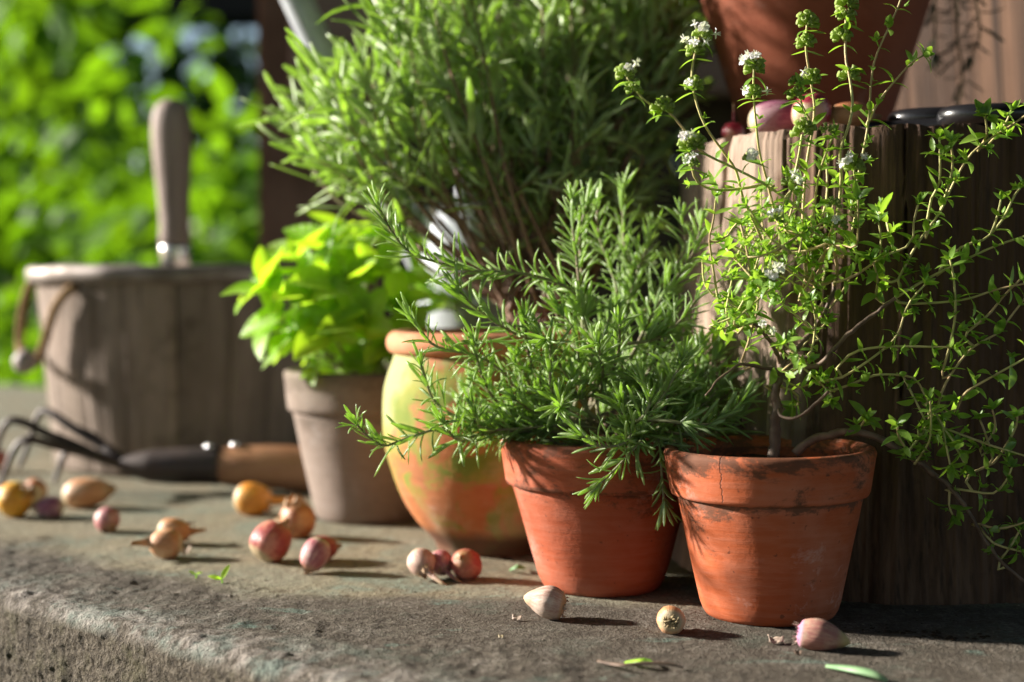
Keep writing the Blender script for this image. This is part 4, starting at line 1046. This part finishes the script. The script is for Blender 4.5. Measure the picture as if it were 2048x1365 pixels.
def rosemary():
    rt = empty('rosemary_plant', (rb_.x, rb_.y, .085), 'dense rosemary with narrow needles spilling over the middle pot', 'plant'); pl = []; D = RD
    S_ = [
     ([(1200, 850), (1172, 655), (1158, 600), (1132, 574), (1085, 556), (1048, 548), (993, 543), (934, 541), (890, 530), (847, 516), (810, 497), (778, 455), (760, 420)], -.05, .30),
     ([(1180, 850), (1140, 720), (1103, 695), (1077, 684), (1044, 673), (1011, 658), (978, 636), (949, 614), (920, 585)], -.05, .25),
     ([(1180, 860), (1110, 800), (1059, 787), (1030, 776), (1011, 750), (978, 724), (949, 710), (905, 702), (868, 691), (847, 669), (824, 640)], -.06, .25),
     ([(1150, 870), (1050, 850), (956, 845), (905, 830), (868, 801), (854, 768), (843, 732)], -.05, .2),
     ([(1130, 872), (1040, 862), (972, 850), (919, 851), (867, 860), (810, 878), (768, 892), (735, 872), (716, 852)], -.06, .2),
     ([(1170, 700), (1158, 563), (1152, 508), (1145, 453), (1143, 405)], .0, .1), ([(1165, 560), (1160, 470), (1172, 415)], .01, .1),
     ([(1220, 750), (1235, 600), (1220, 534), (1198, 471), (1194, 415)], .03, .2), ([(1245, 700), (1260, 560), (1249, 497), (1246, 435), (1246, 385)], .04, .2),
     ([(1240, 700), (1271, 556), (1290, 508), (1300, 465)], .03, .2), ([(1231, 690), (1286, 684), (1323, 673), (1359, 644), (1392, 600)], -.02, .3),
     ([(1260, 720), (1310, 620), (1350, 560), (1390, 500), (1400, 455)], .0, .2), ([(1280, 640), (1330, 560), (1370, 500), (1365, 440)], .02, .2),
     ([(1301, 862), (1323, 834), (1341, 776), (1359, 735)], -.05, .1), ([(1249, 870), (1249, 849), (1242, 805)], -.06, .1),
     ([(1310, 865), (1390, 852), (1440, 830), (1482, 795)], -.01, .1),
     ([(1340, 860), (1370, 800), (1390, 740), (1400, 695)], .0, .1), ([(1290, 860), (1340, 830), (1400, 815), (1440, 770)], -.02, .1),
     ([(1280, 850), (1330, 800), (1400, 770), (1430, 720)], .0, .1),
     ([(1120, 770), (1122, 800), (1121, 815)], -.08, .0), ([(1200, 800), (1205, 740), (1195, 690)], -.075, .0),
     ([(1170, 800), (1230, 730), (1240, 650)], -.06, .0), ([(1100, 800), (1060, 720), (1050, 640)], -.04, .1),
     ([(1060, 850), (990, 800), (960, 740), (950, 690)], -.06, .1), ([(1040, 860), (960, 870), (915, 880), (890, 850)], -.06, .1),
    ]
    for uvd in ([(1290, 845, .02), (1285, 868, .045), (1280, 884, .066), (1262, 904, .072), (1236, 933, .074), (1202, 966, .076)], [(1270, 850, .03), (1262, 872, .060), (1250, 886, .070), (1228, 893, .074), (1198, 893, .076), (1166, 874, .078)],
                [(1310, 850, .03), (1318, 880, .055), (1322, 915, .062), (1324, 955, .064), (1328, 1000, .066)], [(1300, 845, .03), (1330, 862, .05), (1365, 868, .055), (1410, 858, .05), (1450, 835, .045)],
                [(1290, 840, .05), (1335, 842, .06), (1385, 850, .06), (1440, 842, .05), (1485, 800, .04)], [(1300, 835, .05), (1320, 800, .06), (1345, 760, .06), (1362, 728, .06)], [(1270, 845, .06), (1290, 830, .07), (1300, 800, .07), (1288, 770, .07)]):
        pts = smooth_path([P(u, v, D - d) for u, v, d in uvd], step=.0025); stem_obj(rt, pts, .0013, .0007, MAT['rosemary_stem']); rosemary_dress(pl, pts, ROS, size=rnd(.9, 1.1), start=.3)
    for uv, dd, st in S_:
        pts = path3(uv, D - .005 if uv[0][1] > 760 else D + dd, D + dd); stem_obj(rt, pts, .0013, .0007, MAT['rosemary_stem']); rosemary_dress(pl, pts, ROS, size=rnd(.9, 1.15), start=st)
    for k in range(40):
        a = rnd(-3.3, .2); q = .3 + .7 * math.sqrt(random.random())
        eu, ev = 1185 + 285 * q * math.cos(a), 845 + 225 * q * math.sin(a)
        if ev > 860: ev = 860
        b0 = (1200 + rnd(-70, 90), 868 + rnd(-25, 5)); md = ((b0[0] + eu) / 2 + rnd(-45, 45), (b0[1] + ev) / 2 + rnd(-10, 50)); dd = rnd(-.07, .06) if eu < 1130 else rnd(-.03, .06)
        pts = path3([b0, md, (eu, ev), (eu + (30 if eu > 1185 else -30) * rnd(.2, 1), ev - rnd(10, 45))], D + dd * .4, D + dd)
        stem_obj(rt, pts, .0012, .0006, MAT['rosemary_stem']); rosemary_dress(pl, pts, ROS, .0040, rnd(.85, 1.1), .35)
    plant_leaves(rt, pl, 300); print('rosemary needles', len(pl))
rosemary()

# ---- lavender in the urn
LAV = [needle_leaf(.048, .0054, 7, c, MAT['lavender'], thick=.28) for c in (.3, .7, 1.2, -.4, .05)]
def lavender():
    rt = empty('lavender_plant', (ub.x, ub.y, .148), 'tall bushy lavender with silvery green narrow leaves growing from the urn', 'plant'); pl = []; D = UD
    def dress(pts, start, step=.0175, size=1.0):
        T, Ns = frames(pts); n = len(pts); acc = 0; k = random.randint(0, 3); L = sum((pts[i + 1] - pts[i]).length for i in range(n - 1)); run = 0
        for i in range(1, n):
            d = (pts[i] - pts[i - 1]).length; acc += d; run += d
            if run < start * L: acc = 0; continue
            st = step * (1.15 - .5 * run / L)
            if acc >= st:
                acc = 0; k += 1; ph = k * math.pi / 2 + rnd(-.4, .4); ax = Ns[i] * math.cos(ph) + T[i].cross(Ns[i]) * math.sin(ph)
                for sg in (1, -1):
                    an = rnd(22, 62); dr = T[i] * math.cos(R(an)) + ax * sg * math.sin(R(an)) + rvec(.08)
                    pl.append((random.choice(LAV), mat4(pts[i], dr, T[i] + rvec(.2), size * rnd(.6, 1.15))))
                    if random.random() < .25: pl.append((random.choice(LAV), mat4(pts[i], T[i] + ax * sg * .5 + rvec(.3), T[i] + rvec(.2), size * rnd(.25, .5))))
        t = T[-1]
        for k in range(6): pl.append((random.choice(LAV), mat4(pts[-1], t + rvec(.35), t + rvec(.3), size * rnd(.4, .9))))
    ends = [(545, 225), (560, 275), (590, 190), (610, 160), (600, 250), (640, 330), (690, 360), (640, 200), (600, 320), (690, 130), (735, 20), (700, 250), (585, 215), (625, 240), (655, 270), (650, 170)]
    for k in range(118):
        if k < len(ends): eu, ev = ends[k][0] + 38, ends[k][1]
        else:
            eu = rnd(735, 1400); ev = rnd(-170, 330)
            if eu < 780 and ev < 90: eu += 110
            if eu > 1250: ev = rnd(-150, 260)
        b0 = (rnd(1010, 1175), rnd(600, 650)); dd = rnd(-.02, .15)
        if eu > 1200: dd = rnd(.06, .18)
        md = (b0[0] + (eu - b0[0]) * .42 + rnd(-25, 25), b0[1] + (ev - b0[1]) * .35 + rnd(-20, 30))
        m2 = (b0[0] + (eu - b0[0]) * .8 + rnd(-20, 20), b0[1] + (ev - b0[1]) * .72 + rnd(-20, 25))
        pts = path3([b0, md, m2, (eu, ev)], D + rnd(-.02, .04), D + dd, 0, .003)
        h = int(len(pts) * .55); stem_obj(rt, pts[:h + 1], .0017, .0012, MAT['lavender_wood'], 5); stem_obj(rt, pts[h:], .0012, .0008, MAT['lavender_stem'], 5)
        dress(pts, rnd(.42, .62), size=rnd(.8, 1.15))
    for k in range(90):                                             # short side shoots on the old wood
        u, v = rnd(1000, 1280), rnd(330, 560); d = D + rnd(-.01, .10); l = rnd(30, 70)
        pts = path3([(u, v), (u + rnd(-20, 20), v - l * .5), (u + rnd(-35, 35), v - l)], d, d, 0, .003); stem_obj(rt, pts, .0009, .0006, MAT['lavender_wood'], 5); dress(pts, .1, .009, rnd(.4, .75))
    plant_leaves(rt, pl, 300); print('lavender leaves', len(pl))
lavender()

# ---- bright leafy herb in the grey pot
SAGE = [sheet_leaf(.044, .0262, 8, c, f, .88, MAT['sage'], 'leaf', .03, 5, .07) for c, f in ((.3, .3), (.7, .2), (-.2, .35), (1.0, .25), (.5, .5))]
def herb():
    rt = empty('leafy_herb', (gb.x, gb.y, .108), 'glowing yellow green herb with oval leaves in the grey clay pot', 'plant'); pl = []; D = GD
    tips = [((545, 572), -.04), ((600, 520), .0), ((655, 500), -.02), ((700, 480), .03), ((745, 480), .02), ((800, 500), .03), ((835, 560), .02), ((560, 640), -.05), ((620, 590), -.06), ((690, 570), -.06), ((750, 560), -.05), ((790, 620), -.03), ((600, 690), -.05), ((660, 660), -.07), ((730, 650), -.07), ((640, 540), -.03), ((770, 690), -.05), ((850, 600), .03)]
    for (e, dd) in tips:
        b0 = (735 + rnd(-40, 40), 745); md = ((b0[0] + e[0]) / 2 + rnd(-10, 10), (b0[1] * .45 + e[1] * .55) + rnd(0, 25))
        pts = path3([b0, md, e], D + dd * .3, D + dd); stem_obj(rt, pts, .0016, .0011, MAT['sage_stem'])
        T, Ns = frames(pts); n = len(pts); L = sum((pts[i + 1] - pts[i]).length for i in range(n - 1)); run = acc = 0; k = random.randint(0, 1)
        for i in range(1, n):
            d = (pts[i] - pts[i - 1]).length; run += d; acc += d
            if acc > .027:
                acc = 0; k += 1; ph = k * math.pi / 2 + rnd(-.3, .3); ax = Ns[i] * math.cos(ph) + T[i].cross(Ns[i]) * math.sin(ph); fr = run / L
                for sg in (1, -1): pl.append((random.choice(SAGE), mat4(pts[i], T[i] * rnd(.2, .7) + ax * sg + rvec(.12), T[i] + Vector((0, 0, .4)) + rvec(.15), rnd(.6, .9) * (.7 + .3 * fr))))
        for k in range(4):
            ph = k * math.pi / 2 + rnd(-.3, .3); ax = Ns[-1] * math.cos(ph) + T[-1].cross(Ns[-1]) * math.sin(ph)
            pl.append((random.choice(SAGE), mat4(pts[-1], T[-1] * rnd(.3, .9) + ax, T[-1] + rvec(.15), rnd(.7, 1.08))))
        pl.append((random.choice(SAGE), mat4(pts[-1], T[-1] + rvec(.3), rvec(1), rnd(.35, .5))))
    # hand-placed outline leaves
    for (a, b, dd, s, upv) in [((548, 585), (440, 576), -.06, 1.0, (0, -.45, 1)), ((552, 580), (524, 488), -.045, .98, (-.3, -1, .1)), ((572, 612), (488, 632), -.06, .85, (0, -.3, 1)), ((585, 655), (518, 664), -.06, .7, (0, -.3, 1)),
                               ((690, 525), (672, 440), .01, 1.15, (.1, -1, .2)), ((690, 530), (745, 470), -.02, .9, (-.4, -1, .5)), ((760, 545), (800, 470), .0, 1.0, (-.5, -1, .3)), ((620, 570), (600, 500), -.03, .8, (-.5, -1, .2)), ((650, 600), (575, 600), -.06, .8, (0, -.4, 1)), ((730, 620), (650, 640), -.075, .95, (.1, -.6, 1)), ((800, 560), (868, 540), .0, .95, (0, -.8, .7)), ((780, 640), (840, 610), -.02, .9, (0, -.8, .7))]:
        A, B_ = P(*a, D + dd), P(*b, D + dd - .01); d = B_ - A; t = random.choice(SAGE[:3]); pl.append((t, mat4(A, d, Vector(upv), d.length / t.L)))
    # low growth on the soil
    for k in range(34):
        u, v = rnd(590, 800), rnd(690, 742); p = P(u, v, D + rnd(-.06, .02)); d = rvec() + Vector((0, -.4, .2)); pl.append((random.choice(SAGE), mat4(p, d, Vector((0, -.4, 1)) + rvec(.4), rnd(.22, .48))))
    plant_leaves(rt, pl, 300); print('herb leaves', len(pl))
herb()

# ---- trailing rosemary from the large pot
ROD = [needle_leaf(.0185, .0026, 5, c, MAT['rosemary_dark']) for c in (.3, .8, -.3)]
def trailing():
    rt = empty('trailing_rosemary', (bp.x, bp.y, STH + .15), 'dark rosemary sprigs hanging from the large pot before the upright board', 'plant'); pl = []
    D = 1.12
    for uv, d in (([(1700, -110), (1830, -170), (1905, -90), (1912, 0), (1916, 80), (1925, 150), (1918, 205)], D), ([(1700, -110), (1800, -160), (1860, -60), (1870, 30), (1868, 100)], D + .02), ([(1710, -110), (1840, -150), (1930, -60), (1960, 60), (1945, 110)], D - .01)):
        pts = path3(uv, bp.y, d); stem_obj(rt, pts, .0017, .0009, MAT['rosemary_stem'])
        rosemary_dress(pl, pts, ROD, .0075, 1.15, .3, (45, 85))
    plant_leaves(rt, pl, 300)
trailing()

# ------------------------------------------------------------------ small things on the ledge
MAT['sprout'] = leaf_mat('sprout_leaf', (.30, .50, .04), (.38, .6, .05), (.45, .65, .08), (.5, .8, .05), .4, .4)
MAT['blade_pale'] = leaf_mat('pale_blade', (.18, .34, .16), (.26, .42, .22), (.34, .5, .28), (.3, .5, .2), .25, .4)
MAT['crumb'] = plain('soil_crumb', (.035, .024, .016), .95, .1, 200, .5)
SPR = sheet_leaf(.010, .0034, 5, .5, .25, .8, MAT['sprout'], 'leaf')
def sprout(u, v, dirs, label):
    p = G(u, v); rt = empty('seedling', p, label, 'seedling')
    V, F = tube(smooth_path([Vector((0, 0, -.001)), Vector((.0005, 0, .002)), Vector((0, 0, .004))]), .0005, 6); obj('stem', mesh('stem', V, F, MAT['sprout']), rt)
    for d, s in dirs: obj('leaf', SPR.me, rt, M=mat4(Vector((0, 0, .0035)), Vector(d), Vector((0, -.6, .5)), s))
sprout(443, 1170, [((-1, 0, .35), .95), ((.45, 0, 1), 1.05), ((-.2, -.5, .3), .6)], 'tiny bright green seedling rooted in the ledge')
sprout(391, 1160, [((-.8, 0, .5), .5), ((.6, -.2, .3), .5)], 'even smaller green seedling left of the taller one')
def blade(name, uvs, w, mat, label, cat, lift=.003):
    pts = smooth_path([G(u, v, lift * math.sin(math.pi * i / (len(uvs) - 1)) + .0012) for i, (u, v) in enumerate(uvs)], sub=6); n = len(pts)
    V, F = tube(pts, [w * (.25 + .75 * math.sin(math.pi * (.08 + .84 * i / (n - 1)))) for i in range(n)], 8, True, .35)
    o = obj(name, mesh(name, local(V, pts[0]), F, mat, True, {'under': [0] * len(V), 'across': [1] * len(V)}), None, pts[0]); tag(o, label, cat)
blade('grass_blade', [(1652, 1332), (1700, 1338), (1745, 1348), (1775, 1362)], .0020, MAT['blade_pale'], 'pale green grass blade lying at the bottom right of the ledge', 'grass blade')
blade('grass_blade', [(1250, 1325), (1285, 1322), (1310, 1326)], .0016, MAT['sprout'], 'short green stalk piece at the bottom centre beside a dark twig', 'grass blade')
blade('twig', [(1195, 1322), (1240, 1330), (1300, 1326), (1345, 1330), (1368, 1336)], .0011, MAT['thyme_wood'], 'thin dark twig lying at the bottom centre of the ledge', 'twig')
blade('leaf_scrap', [(1020, 1140), (1035, 1134), (1050, 1136)], .0022, MAT['blade_pale'], 'small pale green leaf scrap left of the rosemary pot', 'leaf')
def flake(name, u, v, size, mat, label, cat, seed):
    random.seed(seed); p = G(u, v); V, F = [], []
    n = 7
    for j in range(n):
        for i in range(n):
            x, y = (i / (n - 1) - .5), (j / (n - 1) - .5); k = 1 - .35 * abs(nz(x * 3 + seed, y * 3, 0)); V.append((x * size * k, y * size * .7 * k, .0008 + size * (.55 * x * x + .30 * y + .25 * nz(x * 3, y * 3, seed) + .2)))
    for j in range(n - 1):
        for i in range(n - 1): F.append((j * n + i, j * n + i + 1, j * n + n + i + 1, j * n + n + i))
    lo = min(v[2] for v in V); V = [(x, y, z - lo + .0003) for x, y, z in V]
    o = obj(name, mesh(name, V, F, mat), None, p); md = o.modifiers.new('thickness', 'SOLIDIFY'); md.thickness = .0003; tag(o, label, cat)
flake('skin_flake', 1552, 1288, .0085, MAT['skin_flake'], 'curled scrap of garlic skin left of the striped clove', 'skin flake', 3)
flake('skin_flake', 1034, 1242, .0055, MAT['skin_flake'], 'white flake of garlic skin left of the white clove', 'skin flake', 5)
flake('skin_flake', 368, 1108, .010, MAT['skin_flake'], 'pale papery onion skin before the pointed pair', 'skin flake', 8)
flake('skin_flake', 1596, 1312, .0035, MAT['thyme_wood'], 'small brown bark flake in front of the skin scrap', 'flake', 9)
flake('skin_flake', 1002, 1276, .003, BULB['crimson'], 'tiny red skin flake below the white garlic clove', 'flake', 10)
random.seed(99)
def crumbs():
    parts = []
    def lump(p, s):
        v, f = lathe([(0, 0), (.8, .15), (1, .5), (.7, .9), (0, 1)], 7); a = rnd(0, 6)
        parts.append(([Vector((p.x + (x * math.cos(a) - y * math.sin(a)) * s * (1 + .3 * nz(x * 2 + p.x * 900, y * 2, z)), p.y + (x * math.sin(a) + y * math.cos(a)) * s * .8, p.z + z * s * .8)) for x, y, z in v], f))
    for (u, v, su, sv, n, s) in [(1835, 1270, 60, 8, 26, .0016), (1930, 1275, 60, 8, 16, .0014), (395, 1218, 10, 3, 8, .0016), (1010, 1118, 22, 4, 14, .0013), (1760, 1262, 40, 6, 10, .001), (1480, 1245, 200, 40, 40, .0006), (1000, 1220, 420, 60, 70, .0006), (500, 1130, 380, 60, 40, .0008), (1800, 1240, 200, 30, 40, .0007), (300, 1200, 260, 40, 40, .0006), (1400, 1320, 500, 25, 40, .0006), (870, 1180, 90, 30, 16, .0007)]:
        for _ in range(n):
            q = G(u + rnd(-1, 1) * su, v + rnd(-1, 1) * sv)
            lump(Vector((q.x, q.y, -.0004)), s * rnd(.4, 1.3))
    V, F = join(parts); o = obj('soil_crumbs', mesh('soil_crumbs', V, F, MAT['crumb']))
    tag(o, 'dark crumbs of soil scattered over the ledge', 'crumbs', kind='stuff')
crumbs()
def grit():
    parts = []; v0, f0 = lathe([(0, 0), (.9, .2), (1, .6), (0, 1)], 5)
    for _ in range(1500):
        q = EA + EE * rnd(-.05, .62) + EN * (rnd(.0, .42) if random.random() < .45 else rnd(.0, .12)); s_ = .00035 * math.exp(random.gauss(0, .45)); a = rnd(0, 6); c, n = math.cos(a), math.sin(a)
        parts.append(([(q.x + (x * c - y * n) * s_, q.y + (x * n + y * c) * s_ * .7, .0004 + (z - .3) * s_) for x, y, z in v0], f0))
    V, F = join(parts); o = obj('grit', mesh('grit', V, F, MAT['grit'], False)); tag(o, 'pale loose grit strewn over the ledge', 'grit', kind='stuff')
MAT['grit'] = plain('pale_grit', (.34, .29, .23), .9, .2, 400, .6)
grit()
